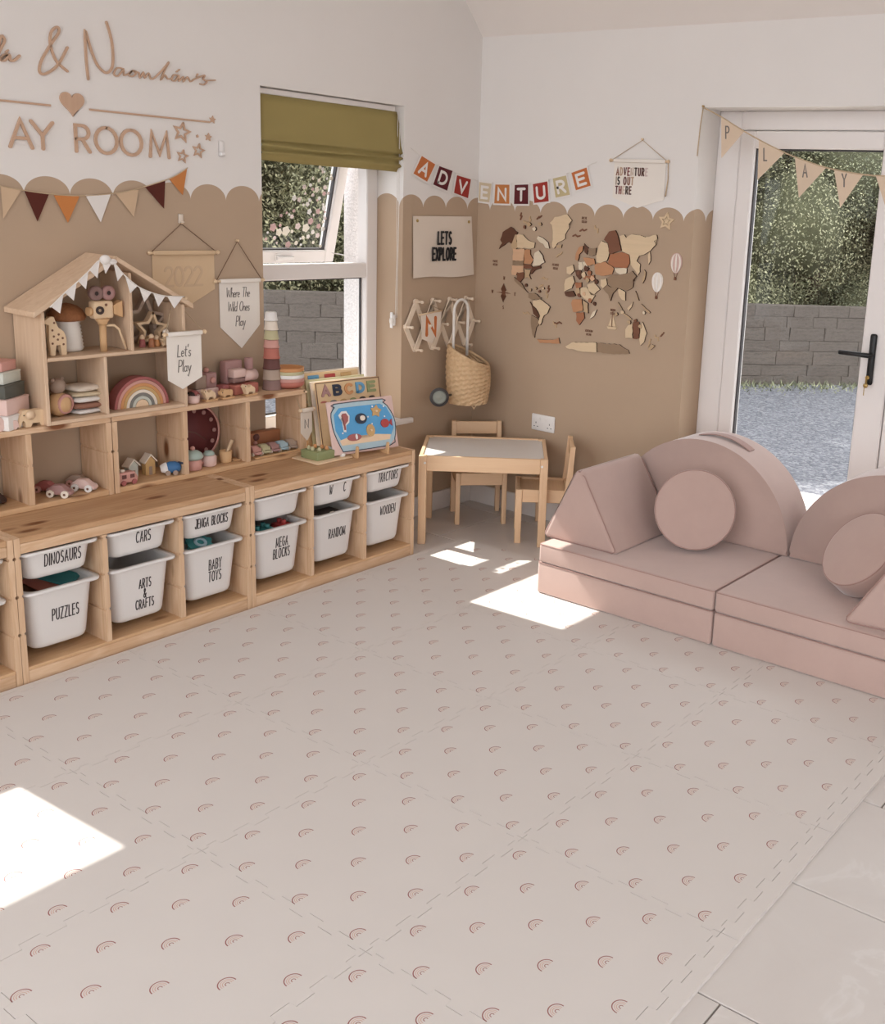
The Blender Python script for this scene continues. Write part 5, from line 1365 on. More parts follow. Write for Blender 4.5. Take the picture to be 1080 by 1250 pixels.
# ================================================================== toys and small things
def at(name, label, cat, x, y, z, rz=0.0, group=None): return thing(name, label, cat, T(x, y, z) @ RZ(rz), group)
XZ = Matrix(((1, 0, 0, 0), (0, 0, -1, 0), (0, 1, 0, 0), (0, 0, 0, 1)))   # 2D profile x,z extruded along -y
for nm, c in dict(coral=(196, 108, 90), rose=(214, 150, 136), blush=(226, 188, 176), mauve=(146, 110, 102), plum=(112, 66, 60), greige=(180, 154, 134), cream=(232, 216, 196), white=(236, 230, 224), sage=(196, 186, 140),
                  orange=(218, 146, 84), ochre=(206, 160, 96), grey=(128, 124, 116), darkgreen=(84, 84, 74), palegreen=(196, 198, 184), wine=(116, 50, 52), brown=(124, 78, 54), dark=(62, 46, 42), teal=(60, 140, 140), red=(190, 60, 56),
                  blue=(56, 112, 168), navy=(44, 52, 72), sky=(92, 158, 200), paleblue=(168, 196, 206), mint=(170, 190, 178), peg=(236, 200, 160), green=(142, 150, 96), rust=(172, 104, 64), dusty=(176, 128, 122), taupe=(166, 138, 118), pinkred=(176, 92, 88)).items(): tone(nm, *c)

# -- felt pennants along the doll house roof
t = thing('paper_bunting', 'small white triangle bunting along the doll house roof', 'bunting', T(.201, -2.235, 1.30) @ WL)
BP = [(-2.505, 1.240), (-2.451, 1.286), (-2.400, 1.325), (-2.355, 1.362), (-2.310, 1.400), (-2.262, 1.392), (-2.220, 1.345), (-2.165, 1.300), (-2.108, 1.275), (-2.050, 1.260), (-1.972, 1.255)]
q = rel(BP, -2.235, 1.30); bm = NB(); tube(bm, [(p[0], p[1], .012) for p in smooth(q, 4)], .0022, 6); obj('string', bm, 'whitestring', t)
for i in range(len(q) - 1):
    a, b = Vector(q[i]), Vector(q[i + 1]); m = (a + b) / 2; d = (b - a); a2, b2 = a + d * .06, b - d * .06
    bm = NB(); prism(bm, [tuple(a2), tuple(b2), (m.x + (.008 if i < 4 else -.006), m.y - .046)], .0115, .0125); obj('flag', bm, 'f_white', t)
bm = NB(); ball(bm, (-.055, .100, .010), .020, 10, sc=(1.1, .9, .6)); ball(bm, (-.028, .092, .010), .016, 10, sc=(1.2, .7, .6)); obj('bow', bm, 'f_white', t)
t = banner('L', 'play_pennant', 'white canvas pennant saying lets play hung on the doll house corner', -1.97, 1.10, (-2.062, -1.884, 1.113), (-2.050, -1.896, 1.109, .934), (-1.986, .893), (-1.962, 1.244), 'canvas_white', depth=.212, smat='string')
bm = NB(); letters(bm, "Let's", -.006, -.078, .046, .64, .0036, .2062, .2070, gap=.08, shear=.1); letters(bm, 'Play', -.006, -.138, .046, .64, .0036, .2062, .2070, gap=.08, shear=.1); obj('lettering', bm, 'inkgrey', t)
for ch in t.children:
    if ch.name.startswith('nail'):
        ch.matrix_local = Matrix.Diagonal((1, 1, .06, 1)).__matmul__(ID) if False else T(0, 0, .200) @ Matrix.Diagonal((1, 1, .06, 1))
t = banner('L', 'small_initial_pennant', 'small cream pennant with a thin N beside the puzzle boards', -1.355, .72, (-1.396, -1.318, .728), (-1.388, -1.324, .726, .625), (-1.352, .585), (-1.362, .806), 'canvas', depth=.200, smat='string')
bm = NB(); letters(bm, 'N', .0, -.075, .038, .9, .004, .1942, .195); obj('lettering', bm, 'inkgrey', t)
for ch in t.children:
    if ch.name.startswith('nail'): ch.matrix_local = T(0, 0, .190) @ Matrix.Diagonal((1, 1, .06, 1))

# -- upper room of the doll house
D1Z, D2Z = ST + .2415, ST + .0145
t = at('toy_giraffe', 'spotted wooden giraffe at the left of the doll house upper room', 'toy animal', .150, -2.450, D1Z, PI / 2)
gp = [(-.030, 0), (-.014, 0), (-.012, .040), (.006, .040), (.008, 0), (.026, 0), (.028, .062), (.020, .085), (-.002, .100), (-.012, .140), (-.026, .140), (-.046, .128), (-.046, .116), (-.030, .112), (-.034, .060)]
bm = NB(); prism(bm, [(x * 1.05, z) for x, z in gp], -.009, .009, XZ, .002, 1); obj('body', bm, 'palewood', t)
bm = NB()
for x, z in ((-.022, .092), (-.014, .118), (-.018, .070), (0, .076), (.014, .062), (-.024, .045), (.016, .04), (-.004, .058)):
    cyl(bm, (x, -.0092, z), (x, -.0098, z), .0042, n=8)
o = obj('spots', bm, 't_brown', t); o['kind'] = 'stuff'
t = at('mushroom_pot', 'ribbed white pot with a brown woven mushroom cap in the doll house', 'toy', .066, -2.364, D1Z)
bm = NB(); pr = [(0, 0), (.040, 0), (.047, .004)]
for i in range(9): pr += [(.050 - i * .0012, .008 + i * .013), (.0535 - i * .0012, .0145 + i * .013)]
pr += [(.042, .128), (0, .128)]; lathe(bm, pr, 28); obj('pot', bm, 'canvas_white', t)
bm = NB(); lathe(bm, [(.040, .110), (.060, .114), (.065, .124), (.062, .136), (.053, .152), (.036, .166), (.016, .173), (0, .176)], 28); cap = obj('cap', bm, plain('woven_brown_cap', rgb(150, 98, 62), .8, .45, 70, .8), t)
t = at('toy_camera', 'wooden film camera toy on a tripod in the doll house', 'toy', .150, -2.276, D1Z, 0)
bm = NB(); cyl(bm, (0, 0, 0), (0, 0, .100), .0125, n=14); obj('tripod_post', bm, 'toywood', t)
bm = NB(); tube(bm, [(.004, .012, .096), (.008, .040, .096), (.014, .056, .080), (.020, .078, .004)], .0045, 8); obj('tripod_leg', bm, 'palewood', t)
bm = NB(); lathe(bm, [(0, .100), (.016, .100), (.018, .108), (.026, .118), (.026, .122), (0, .122)], 16); obj('head', bm, 'toywood', t)
bm = NB(); box(bm, (-.022, -.042, .1225), (.022, .036, .188), .010, 3); body = obj('body', bm, 'palewood', t)
bm = NB(); lathe(bm, [(.006, 0), (.015, 0), (.015, .006), (.009, .007), (.006, .004)], 18, T(.022, -.022, .155) @ RY(PI / 2)); obj('lens_ring', bm, 't_dark', body)
bm = NB(); cyl(bm, (.022, .004, .174), (.024, .004, .174), .005, n=10); obj('button', bm, 't_brown', body)
bm = NB(); cyl(bm, (0, -.042, .150), (0, -.056, .150), .016, n=14); obj('eyepiece', bm, 'toywood', t)
bm = NB(); prism(bm, [(.0365, .140), (.072, .124), (.072, .186), (.0365, .170)], -.018, .018, Matrix(((0, 0, 1, 0), (1, 0, 0, 0), (0, 1, 0, 0), (0, 0, 0, 1)))); obj('lens_hood', bm, 'toywood', t)
for yy in (-.022, .026):
    bm = NB(); lathe(bm, [(.008, -.010), (.025, -.010), (.027, -.006), (.027, .006), (.025, .010), (.008, .010), (.008, -.010)], 22, T(0, yy, .215) @ RY(PI / 2)); r_ = obj('film_reel', bm, 't_mauve' if yy < 0 else 't_dusty', t)
    bm = NB(); cyl(bm, (-.008, yy, .215), (.0085, yy, .215), .0079, n=12); obj('reel_core', bm, 't_dark', r_)
# nesting stars
for k, (y, z, r, w, mt, lab, x) in enumerate(((-2.055, .085, .094, .013, 't_greige', 'largest nesting wooden star in the doll house, at the back', .060), (-2.045, .062, .064, .010, 'palewood', 'middle nesting wooden star in front of the largest one', .095))):
    t = at('nesting_star', lab, 'toy', x, y, D1Z, 0, 'nesting stars in the doll house')
    pp = star_pts(r, .5, .1); pp.append(pp[0]); lo = min(p[1] for p in pp) - w * .62
    bm = NB(); stroke(bm, [(p[0], p[1] - lo) for p in pp], w, -.014, .014, WL); obj('star_ring', bm, mt, t)
def peg_person(x, y, z, mt, lab, h=.045):
    t = at('peg_figure', lab, 'toy figure', x, y, z, 0, 'small figures in the doll house')
    bm = NB(); lathe(bm, [(0, 0), (.012, 0), (.013, .004), (.010, h * .6), (.006, h * .68), (0, h * .68)], 14); obj('body', bm, mt, t)
    bm = NB(); ball(bm, (0, 0, h * .84), .010, 12); obj('head', bm, 't_peg', t)
peg_person(.130, -2.105, D1Z, 't_pinkred', 'small pink red peg figure left of the star figures'); peg_person(.150, -2.078, D1Z, 't_rust', 'small rust peg figure in the middle under the stars', .050); peg_person(.140, -2.050, D1Z, 't_orange', 'small orange peg figure under the stars', .04)
t = at('star_figure', 'pale wooden star shaped figure standing in front of the nesting stars', 'toy figure', .160, -2.022, D1Z, 0)
bm = NB(); pp = star_pts(.026, .52, .0); prism(bm, [(p[0], p[1] + .022) for p in pp], -.008, .008, WL, .002, 1); obj('body', bm, 'palewood', t)
bm = NB(); ball(bm, (0, 0, .056), .012, 12); obj('head', bm, 't_cream', t)

# -- lower rooms of the doll house
t = at('teddy_toy', 'round wooden bear toy at the left of the doll house lower room', 'toy animal', .120, -2.442, D2Z, .3)
bm = NB(); ball(bm, (0, 0, .044), .044, 18, sc=(.9, 1, 1)); obj('body', bm, 'toywood', t)
bm = NB(); ball(bm, (.0, -.004, .112), .029, 16); h_ = obj('head', bm, 't_taupe', t)
for s in (-1, 1):
    bm = NB(); ball(bm, (0, s * .022 - .004, .134), .009, 10); obj('ear', bm, 't_taupe', h_)
bm = NB(); lathe(bm, [(.030, 0), (.038, .006), (.034, .014), (.026, .012)], 18, T(.018, .004, .046) @ RY(PI / 2)); obj('belly_ring', bm, 't_rose', t)
zz = D2Z
for k, (mt, hh, rot, lab) in enumerate((('f_white', .018, .15, 'white mini pillow at the bottom of the pillow pile'), ('f_cocoa', .024, -.05, 'brown mini pillow second from the bottom of the pile'), ('f_white', .022, .1, 'white mini pillow in the middle of the pile'), ('f_sand', .018, -.12, 'sand coloured mini pillow second from the top of the pile'), ('canvas', .024, .2, 'cream pink mini pillow on top of the pile'))):
    t = at('mini_pillow', lab, 'pillow', .105, -2.345, zz, rot, 'pile of mini pillows in the doll house')
    bm = NB(); tt = bmesh.new(); n = 10; w = .058; g_ = {}
    for sgn in (1, -1):
        for i in range(n + 1):
            for j in range(n + 1):
                a, b = i / n * 2 - 1, j / n * 2 - 1; e = (1 - a ** 4) * (1 - b ** 4); k_ = 1 - .10 * (1 - abs(a)) * abs(b) ** 3 * 0 - .06 * (1 - (a * a)) * (abs(b) == 1) - .06 * (1 - b * b) * (abs(a) == 1)
                key = (i, j, sgn if 0 < i < n and 0 < j < n else 0); 
                if key not in g_: g_[key] = tt.verts.new((w * a * k_, w * b * k_, hh / 2 + sgn * hh / 2 * e ** .6 * .99))
    for sgn in (1, -1):
        G_ = lambda i, j: g_[(i, j, sgn if 0 < i < n and 0 < j < n else 0)]
        for i in range(n):
            for j in range(n):
                f = (G_(i, j), G_(i + 1, j), G_(i + 1, j + 1), G_(i, j + 1)); ff = tt.faces.new(f if sgn > 0 else tuple(reversed(f))); ff.smooth = True
    merge(bm, tt); obj('cover', bm, mt, t); zz += hh * .96 + .001
def arch(ri, ro, mt, lab, x, d=.05):
    t = at('rainbow_arch', lab, 'toy', x, -2.128, D2Z, 0, 'arches of the rainbow stacker')
    n = 28; o_ = [(ro * math.cos(PI * i / n), ro * math.sin(PI * i / n)) for i in range(n + 1)]; i_ = [(ri * math.cos(PI * i / n), ri * math.sin(PI * i / n)) for i in range(n, -1, -1)]
    bm = NB(); prism(bm, o_ + i_ if ri > .001 else o_, -d, 0, WL, .0015, 1); obj('arch', bm, mt, t)
for k, (mt, nm) in enumerate((('t_pinkred', 'dark red'), ('t_rose', 'pink'), ('t_orange', 'soft orange'), ('t_ochre', 'ochre'), ('t_cream', 'cream'), ('t_grey', 'grey green'), ('t_palegreen', 'pale green'))):
    ro = .116 - k * .0125; arch(ro - .0115, ro, mt, '%s arch of the wooden rainbow stacker' % nm, .150)
arch(0, .0275, 't_peg', 'pale solid half disc at the centre of the wooden rainbow stacker', .150)

# -- left end of the shelf top
zz = ST
for k, (w, hh, mt, lab) in enumerate(((.150, .052, 'f_white', 'white bottom box of the nesting box tower'), (.136, .056, 't_blush', 'blush box second from the bottom of the nesting box tower'), (.120, .050, 't_darkgreen', 'dark green box in the nesting box tower'), (.106, .042, 't_palegreen', 'pale green box in the nesting box tower'), (.088, .036, 't_rose', 'rose box on top of the nesting box tower'))):
    t = at('nesting_box', lab, 'toy box', .090, -2.640, zz, .55, 'tower of nesting boxes at the left edge')
    bm = NB(); box(bm, (-w / 2, -w / 2, 0), (w / 2, w / 2, hh - .001), .003, 2); obj('shell', bm, mt, t)
    bm = NB(); box(bm, (-w / 2 - .0012, -w / 2 - .0012, hh - .008), (w / 2 + .0012, w / 2 + .0012, hh - .0015), .002, 1); obj('edge_band', bm, mt, t); zz += hh
def animal(name, lab, x, y, z, rz, s, outline, d, mt, group=None, eye=None):
    t = at(name, lab, 'toy animal', x, y, z, rz, group)
    bm = NB(); prism(bm, [(a * s, b * s) for a, b in outline], -d, d, XZ, .002, 1); obj('body', bm, mt, t)
    if eye:
        bm = NB(); cyl(bm, (eye[0] * s, -d - .0001, eye[1] * s), (eye[0] * s, -d - .0008, eye[1] * s), .0025, n=8); obj('eye', bm, 't_dark', t)
    return t
ELE = [(-.9, .5), (-1.0, .2), (-.95, .02), (-.86, .02), (-.84, .25), (-.74, .42), (-.62, .30), (-.62, 0), (-.34, 0), (-.30, .22), (.10, .22), (.14, 0), (.44, 0), (.50, .35), (.62, .30), (.56, .62), (.40, .80), (.05, .84), (-.30, .78), (-.42, .88), (-.72, .86)]
t = animal('toy_elephant', 'pale wooden elephant in front of the nesting boxes', .155, -2.550, ST, PI / 2, .072, ELE, .016, 'palewood', None, (-.68, .62))
bm = NB(); lathe(bm, [(0, 0), (.015, .001), (.017, .006), (0, .008)], 14, T(-.028, -.016, .044) @ RX(PI / 2)); obj('ear', bm, 't_peg', t)
HOR = [(-.8, .75), (-.92, .58), (-.86, .50), (-.66, .58), (-.55, .42), (-.60, 0), (-.42, 0), (-.34, .28), (.20, .28), (.28, 0), (.46, 0), (.46, .36), (.56, .10), (.64, .14), (.56, .56), (.30, .62), (-.32, .62), (-.50, .95), (-.64, .98)]
animal('toy_horse', 'pinkish wooden animal at the left photo edge beside the elephant', .165, -2.655, ST, PI / 2, .055, HOR, .014, 't_blush', None, (-.72, .72))

# -- right shelf top: kitchen toys, animals, cups, plates
t = at('toy_coffee_machine', 'rose toy coffee machine with a pale roll and column on the shelf top', 'toy', .075, -1.625, ST, .12)
bm = NB(); box(bm, (-.045, -.062, 0), (.045, .075, .042), .006, 2); obj('base', bm, 't_coral', t)
bm = NB(); box(bm, (-.045, -.062, .0425), (-.005, .030, .140), .006, 2); obj('body', bm, 't_dusty', t)
bm = NB(); box(bm, (-.004, -.055, .072), (.035, .012, .108), .004, 2); obj('front_block', bm, 't_blush', t)
bm = NB(); box(bm, (-.004, -.055, .050), (.030, .012, .0715), .004, 2); obj('drip_block', bm, 't_mauve', t)
bm = NB(); cyl(bm, (.010, .0125, .072), (.010, .085, .072), .024, n=20); obj('roll', bm, 't_blush', t)
bm = NB(); lathe(bm, [(0, .0), (.016, 0), (.018, .004), (.018, .046), (.015, .050), (0, .050)], 18, T(.004, .058, .0965)); obj('column', bm, 't_dusty', t)
t = at('toy_toaster', 'taupe and rose toy kitchen block behind the animals on the shelf top', 'toy', .060, -1.800, ST, .1)
bm = NB(); box(bm, (-.035, -.055, .040), (.035, .000, .096), .005, 2); obj('taupe_block', bm, 't_taupe', t)
bm = NB(); box(bm, (-.035, .0005, .040), (.035, .055, .102), .005, 2); obj('rose_block', bm, 't_dusty', t)
bm = NB(); box(bm, (-.040, -.060, 0), (.040, .060, .0395), .005, 2); obj('base', bm, 't_blush', t)
for yy, mt in ((-.030, 't_cream'), (.022, 't_rose')):
    bm = NB(); ball(bm, (0.01, yy, .106 if yy < 0 else .112), .011, 12); obj('knob', bm, mt, t)
bm = NB(); cyl(bm, (.035, .030, .072), (.042, .030, .072), .012, n=14); obj('dial', bm, 't_rose', t)
t = at('toy_fruit', 'dark red wooden strawberry behind the pale cup on the shelf top', 'toy food', .125, -1.880, ST, .4)
bm = NB(); lathe(bm, [(0, -.034), (.012, -.028), (.023, -.006), (.024, .010), (.016, .022), (0, .024)], 18, T(0, 0, .024) @ RX(PI / 2 * .95)); obj('berry', bm, 't_pinkred', t)
bm = NB(); lathe(bm, [(.0, 0), (.022, -.002), (.008, .010), (.003, .018), (0, .018)], 8, T(0, -.024, .024) @ RX(PI / 2)); obj('leaf_cap', bm, 't_dark', t)
t = at('toy_cube', 'rose red wooden cube between the toy kitchen blocks', 'toy', .085, -1.715, ST, .3)
bm = NB(); box(bm, (-.022, -.022, 0), (.022, .022, .046), .004, 2); obj('block', bm, 't_pinkred', t)
t = at('toy_cup', 'small pale cup at the left end of the right shelf top', 'toy', .155, -1.905, ST, .2)
bm = NB(); lathe(bm, [(0, 0), (.018, 0), (.024, .006), (.026, .034), (.024, .034), (.021, .008), (0, .006)], 18); obj('cup', bm, 't_blush', t)
CAM = [(-1.0, .95), (-1.06, .78), (-.86, .74), (-.74, .40), (-.62, 0), (-.36, 0), (-.36, .30), (.24, .30), (.26, 0), (.52, 0), (.58, .46), (.50, .66), (.20, .72), (.02, 1.0), (-.20, .72), (-.46, .72), (-.62, 1.02), (-.82, 1.1)]
RHI = [(-1.0, .40), (-.92, .22), (-.64, .30), (-.62, 0), (-.36, 0), (-.34, .24), (.24, .24), (.26, 0), (.54, 0), (.62, .40), (.58, .70), (.10, .80), (-.34, .74), (-.56, .92), (-.66, .66), (-.84, .56), (-.98, .74)]
for k, (y, ol, mt, lab) in enumerate(((-1.822, CAM, 'palewood', 'first small wooden animal from the left on the right shelf top'), (-1.740, RHI, 'toywood', 'second small wooden animal from the left on the right shelf top'), (-1.625, CAM, 'palewood', 'third small wooden animal, nearest the coloured cup tower'))):
    t = animal('rocking_animal', lab, .150, y, ST, PI / 2 + .1, .040, ol, .011, mt, 'small wooden animals on the right shelf top', (-.82, .9 if ol is CAM else .55))
    bm = NB(); prism(bm, [(-.030, 0), (.028, 0), (.034, .007), (-.036, .007)], -.013, .013, XZ @ T(0, .0, 0)); o = obj('stand', bm, 'toywood', t)
    for ch in t.children:
        if not ch.name.startswith('stand'): ch.location.z += .0072
zz = ST
for k, (hh, mt, lab) in enumerate(((.044, 't_mauve', 'mauve cup at the bottom of the stacking cup tower'), (.046, 't_greige', 'greige cup second from the bottom of the cup tower'), (.046, 't_plum', 'dark plum cup third from the bottom of the cup tower'), (.046, 't_coral', 'coral cup in the middle of the cup tower'), (.036, 't_rose', 'rose cup above the coral one in the cup tower'), (.040, 't_sage', 'beige cup third from the top of the cup tower'), (.040, 't_cream', 'cream cup second from the top of the cup tower'), (.038, 't_white', 'white cup on top of the tower'))):
    t = at('stacking_cup', lab, 'toy cup', .095, -1.463, zz, 0, 'tower of stacking cups by the window'); r0 = .041 - k * .0019
    bm = NB(); lathe(bm, [(r0 - .003, 0), (r0 + .001, 0), (r0 + .001, .005), (r0 - .001, .007), (r0 - .004, hh - .003), (r0 - .007, hh), (0, hh), (0, hh - .003), (r0 - .009, hh - .004), (r0 - .003, 0)], 24); obj('cup', bm, mt, t); zz += hh + .0006
zz = ST
for k, (mt, lab) in enumerate((('t_coral', 'coral bowl at the bottom of the bowl stack'), ('t_rose', 'rose bowl second from the bottom of the bowl stack'), ('t_white', 'white bowl in the middle of the bowl stack'), ('t_sage', 'sage bowl second from the top of the bowl stack'), ('t_orange', 'orange bowl on top of the bowl stack'))):
    t = at('toy_bowl', lab, 'toy bowl', .100, -1.376, zz, 0, 'stack of coloured bowls by the window')
    bm = NB(); lathe(bm, [(0, .0), (.046, .0), (.058, .006), (.068, .0145), (.069, .0300), (.066, .0300), (.0655, .0162), (.056, .0095), (0, .0045)], 32); obj('bowl', bm, mt, t); zz += .0155
# -- low shelf bays
def toy_car(lab, x, y, z, rz, c, wc, group, s=1.0):
    t = at('toy_car', lab, 'toy car', x, y, z, rz, group)
    L = .040 * s; pr = [(-L, .008 * s), (L, .008 * s), (L, .020 * s), (L * .55, .026 * s), (L * .25, .040 * s), (-L * .45, .040 * s), (-L * .8, .026 * s), (-L, .022 * s)]
    bm = NB(); prism(bm, pr, -.013 * s, .013 * s, XZ, .003 * s, 2); obj('body', bm, c, t)
    for sx in (-1, 1):
        for sy in (-1, 1):
            bm = NB(); cyl(bm, (sx * L * .58, sy * .0135 * s, .012 * s), (sx * L * .58, sy * .021 * s, .012 * s), .012 * s, n=14); w = obj('wheel', bm, wc, t)
            bm = NB(); cyl(bm, (sx * L * .58, sy * .021 * s, .012 * s), (sx * L * .58, sy * .0225 * s, .012 * s), .004 * s, n=8); obj('wheel_cap', bm, 't_brown', w)
toy_car('dusty rose wooden car at the front left of the second bay', .150, -2.475, SH, .6, 't_dusty', 't_cream', 'wooden cars in the second bay', 1.15)
toy_car('dark red wooden car behind the dusty rose one', .070, -2.480, SH, .4, 't_pinkred', 't_rose', 'wooden cars in the second bay', 1.1)
toy_car('pale wooden car with white wheels in the second bay', .135, -2.372, SH, .5, 't_blush', 't_white', 'wooden cars in the second bay', 1.15)
toy_car('brown wooden car at the back right of the second bay', .060, -2.352, SH, .7, 't_taupe', 't_rose', 'wooden cars in the second bay', 1.1)
toy_car('dark wooden car in the bay at the left photo edge', .080, -2.690, SH, .4, 't_dark', 't_brown', 'wooden cars in the second bay', 1.3)
def beach_hut(lab, x, y, c, rz=0.0, h=.062):
    t = at('toy_house', lab, 'toy house', x, y, SH, rz, 'little wooden houses in the third bay'); w = .021
    bm = NB(); prism(bm, [(-w, 0), (w, 0), (w, h * .66), (0, h * .96), (-w, h * .66)], -.030, 0.0, WL, .001, 1); hs = obj('walls', bm, c, t)
    for s in (-1, 1):
        bm = NB(); prism(bm, [(0, h * .97), (s * (w + .007), h * .60), (s * (w + .007), h * .67), (0, h * 1.05)], -.034, .006, WL); obj('roof', bm, 't_cream', t)
    bm = NB(); box(bm, (.0002, -.007, .0), (.0012, .007, h * .42), 0); obj('door', bm, 't_taupe', hs)
beach_hut('grey white toy house at the left of the third bay', .100, -2.228, 't_palegreen'); beach_hut('pale green toy house in the middle of the third bay', .100, -2.146, 't_palegreen', .1, .074); beach_hut('ochre toy house behind the blue toy', .100, -2.072, 't_ochre', .0, .082)
t = at('toy_camper', 'pink wooden camper in front of the toy houses', 'toy car', .158, -2.215, SH, PI / 2)
bm = NB(); prism(bm, [(-.040, .008), (.038, .008), (.042, .026), (.026, .050), (-.036, .050), (-.042, .040)], -.016, .016, XZ, .004, 2); b_ = obj('body', bm, 't_rose', t)
for x in (-.018, .016):
    bm = NB(); box(bm, (x - .009, -.0172, .026), (x + .009, -.0162, .041), 0); obj('window', bm, 't_plum', b_)
for x in (-.022, .022):
    for s in (-1, 1):
        bm = NB(); cyl(bm, (x, s * .0165, .010), (x, s * .021, .010), .010, n=12); obj('wheel', bm, 't_pinkred', t)
bm = NB(); box(bm, (-.026, -.008, .0502), (-.008, .008, .060), .003, 2); obj('roof_box', bm, 't_cream', t)
t = at('toy_whale', 'bright blue toy car with white front in the third bay', 'toy car', .145, -2.010, SH, -.5)
bm = NB(); lathe(bm, [(0, -.040), (.016, -.034), (.024, -.016), (.024, .006), (.016, .024), (.006, .036), (0, .038)], 20, T(0, 0, .028) @ RX(PI / 2)); obj('body', bm, 't_blue', t)
bm = NB(); prism(bm, [(-.014, .036), (0, .026), (.014, .036), (.020, .050), (0, .040), (-.020, .050)], -.004, .004, T(0, 0, .046) @ ID); obj('tail', bm, 't_navy', t)
bm = NB(); lathe(bm, [(0, -.004), (.014, -.003), (.020, .010), (.0235, .022), (.021, .023), (0, .020)], 16, T(0, -.037, .024) @ RX(-PI / 2 * .9)); obj('front', bm, 't_white', t)
for s in (-1, 1):
    for x in (-.014, .014):
        bm = NB(); cyl(bm, (s * .017, x, .010), (s * .024, x, .010), .010, n=12); obj('wheel', bm, 't_taupe', t)
t = at('toy_crate', 'tiny natural wood crate beside the blue toy', 'toy', .120, -1.975, SH, .2)
bm = NB()
box(bm, (-.016, -.016, 0), (.016, .016, .004)); obj('bottom', bm, 'toywood', t)
for s in (-1, 1):
    bm = NB(); box(bm, (s * .0145 - .0015, -.016, .0045), (s * .0145 + .0015, .016, .024)); obj('side', bm, 'toywood', t)
    bm = NB(); box(bm, (-.0125, s * .0145 - .0015, .0045), (.0125, s * .0145 + .0015, .024)); obj('side', bm, 'toywood', t)
t = at('learning_clock', 'wine red round learning clock standing behind the toy cups', 'toy clock', .028, -1.812, SH, 0)
R = T(0, 0, .122) @ RY(-.06) @ WL
bm = NB(); lathe(bm, [(0, -.008), (.114, -.008), (.114, .0), (0, .0)], 44, R); fc = obj('face', bm, 't_wine', t)
bm = NB(); lathe(bm, [(.113, -.010), (.121, -.010), (.121, .005), (.113, .005), (.113, -.010)], 44, R); obj('rim', bm, 't_rose', t)
for k in range(12):
    a = 2 * PI * k / 12; bm = NB(); cyl(bm, (.092 * math.sin(a), .092 * math.cos(a), .0002), (.092 * math.sin(a), .092 * math.cos(a), .004), .009, n=12, M=R); d_ = obj('hour_dot', bm, 't_dusty', fc)
for a, L, w in ((2.2, .060, .006), (5.0, .044, .007)):
    bm = NB(); stroke(bm, [(0, 0), (L * math.sin(a), L * math.cos(a))], w, .0003, .003, R); obj('clock_hand', bm, 't_plum', fc)
t = at('toy_pot', 'pink toy pot with green cloth lid in the fourth bay', 'toy pot', .140, -1.905, SH)
bm = NB(); lathe(bm, [(0, 0), (.030, 0), (.034, .004), (.035, .044), (0, .044)], 24); obj('pot', bm, 't_rose', t)
bm = NB(); lathe(bm, [(.0, .0445), (.036, .0445), (.042, .054), (.036, .068), (.022, .078), (.010, .082), (0, .083)], 22); obj('lid', bm, 't_mint', t)
bm = NB(); ball(bm, (0, 0, .088), .010, 10); obj('knob', bm, 't_rose', t)
t = at('toy_teapot', 'pink toy teapot with green lid in the fourth bay', 'toy pot', .130, -1.822, SH)
bm = NB(); lathe(bm, [(0, 0), (.026, 0), (.030, .004), (.032, .040), (.024, .046), (0, .046)], 22); obj('pot', bm, 't_blush', t)
bm = NB(); lathe(bm, [(0, .0465), (.022, .0465), (.024, .052), (.016, .062), (0, .066)], 20); obj('lid', bm, 't_mint', t)
bm = NB(); tube(bm, [(0, -.028, .014), (0, -.044, .022), (0, -.050, .036)], [.008, .006, .004], 8); obj('spout', bm, 't_rose', t)
t = at('toy_mortar', 'natural wood toy mortar with a pestle in the fourth bay', 'toy', .125, -1.735, SH)
bm = NB(); lathe(bm, [(0, 0), (.022, 0), (.024, .004), (.026, .050), (.021, .050), (.019, .012), (0, .010)], 20); obj('mortar', bm, 'toywood', t)
bm = NB(); tube(bm, [(0, -.006, .0125), (0, .012, .050), (0, .034, .090)], [.006, .0065, .008], 8); obj('pestle', bm, 'palewood', t)
t = at('toy_saucer', 'small flat wooden saucer right of the mortar', 'toy', .135, -1.690, SH)
bm = NB(); lathe(bm, [(0, 0), (.014, 0), (.024, .006), (.025, .009), (.014, .005), (0, .004)], 18); obj('saucer', bm, 'toywood', t)
t = at('car_tray', 'thin wooden tray under the pastel beetle cars', 'tray', .125, -1.490, SH)
bm = NB(); box(bm, (-.048, -.130, 0), (.050, .118, .006), .002, 1); obj('board', bm, 'toywood', t)
for k, (c, lab) in enumerate((('t_rose', 'rose beetle car, leftmost of the pastel cars'), ('t_sage', 'sage beetle car, second of the pastel cars'), ('t_dusty', 'dusty pink beetle car in the middle of the pastel cars'), ('t_paleblue', 'pale blue beetle car, fourth of the pastel cars'), ('t_greige', 'greige beetle car, rightmost of the pastel cars'))):
    t = at('beetle_car', lab, 'toy car', .128, -1.592 + k * .049, SH + .0062, -.12, 'pastel beetle cars on the wooden tray'); 
    bm = NB(); pr = [(-.040, .006), (.040, .006), (.042, .016), (.034, .024), (.020, .028), (.010, .041), (-.012, .043), (-.026, .034), (-.040, .022)]
    prism(bm, pr, -.019, .019, XZ, .008, 3); b_ = obj('body', bm, c, t)
    for sx in (-.022, .024):
        for sy in (-1, 1):
            bm = NB(); cyl(bm, (sx, sy * .0165, .009), (sx, sy * .0215, .009), .009, n=12); obj('wheel', bm, 't_cream', t)
t = at('music_box', 'brown wooden box with a dark knob behind the beetle cars', 'toy box', .045, -1.478, SH, -.02)
bm = NB(); box(bm, (-.025, -.080, 0), (.020, .080, .085), .003, 2); obj('box', bm, 't_rust', t)
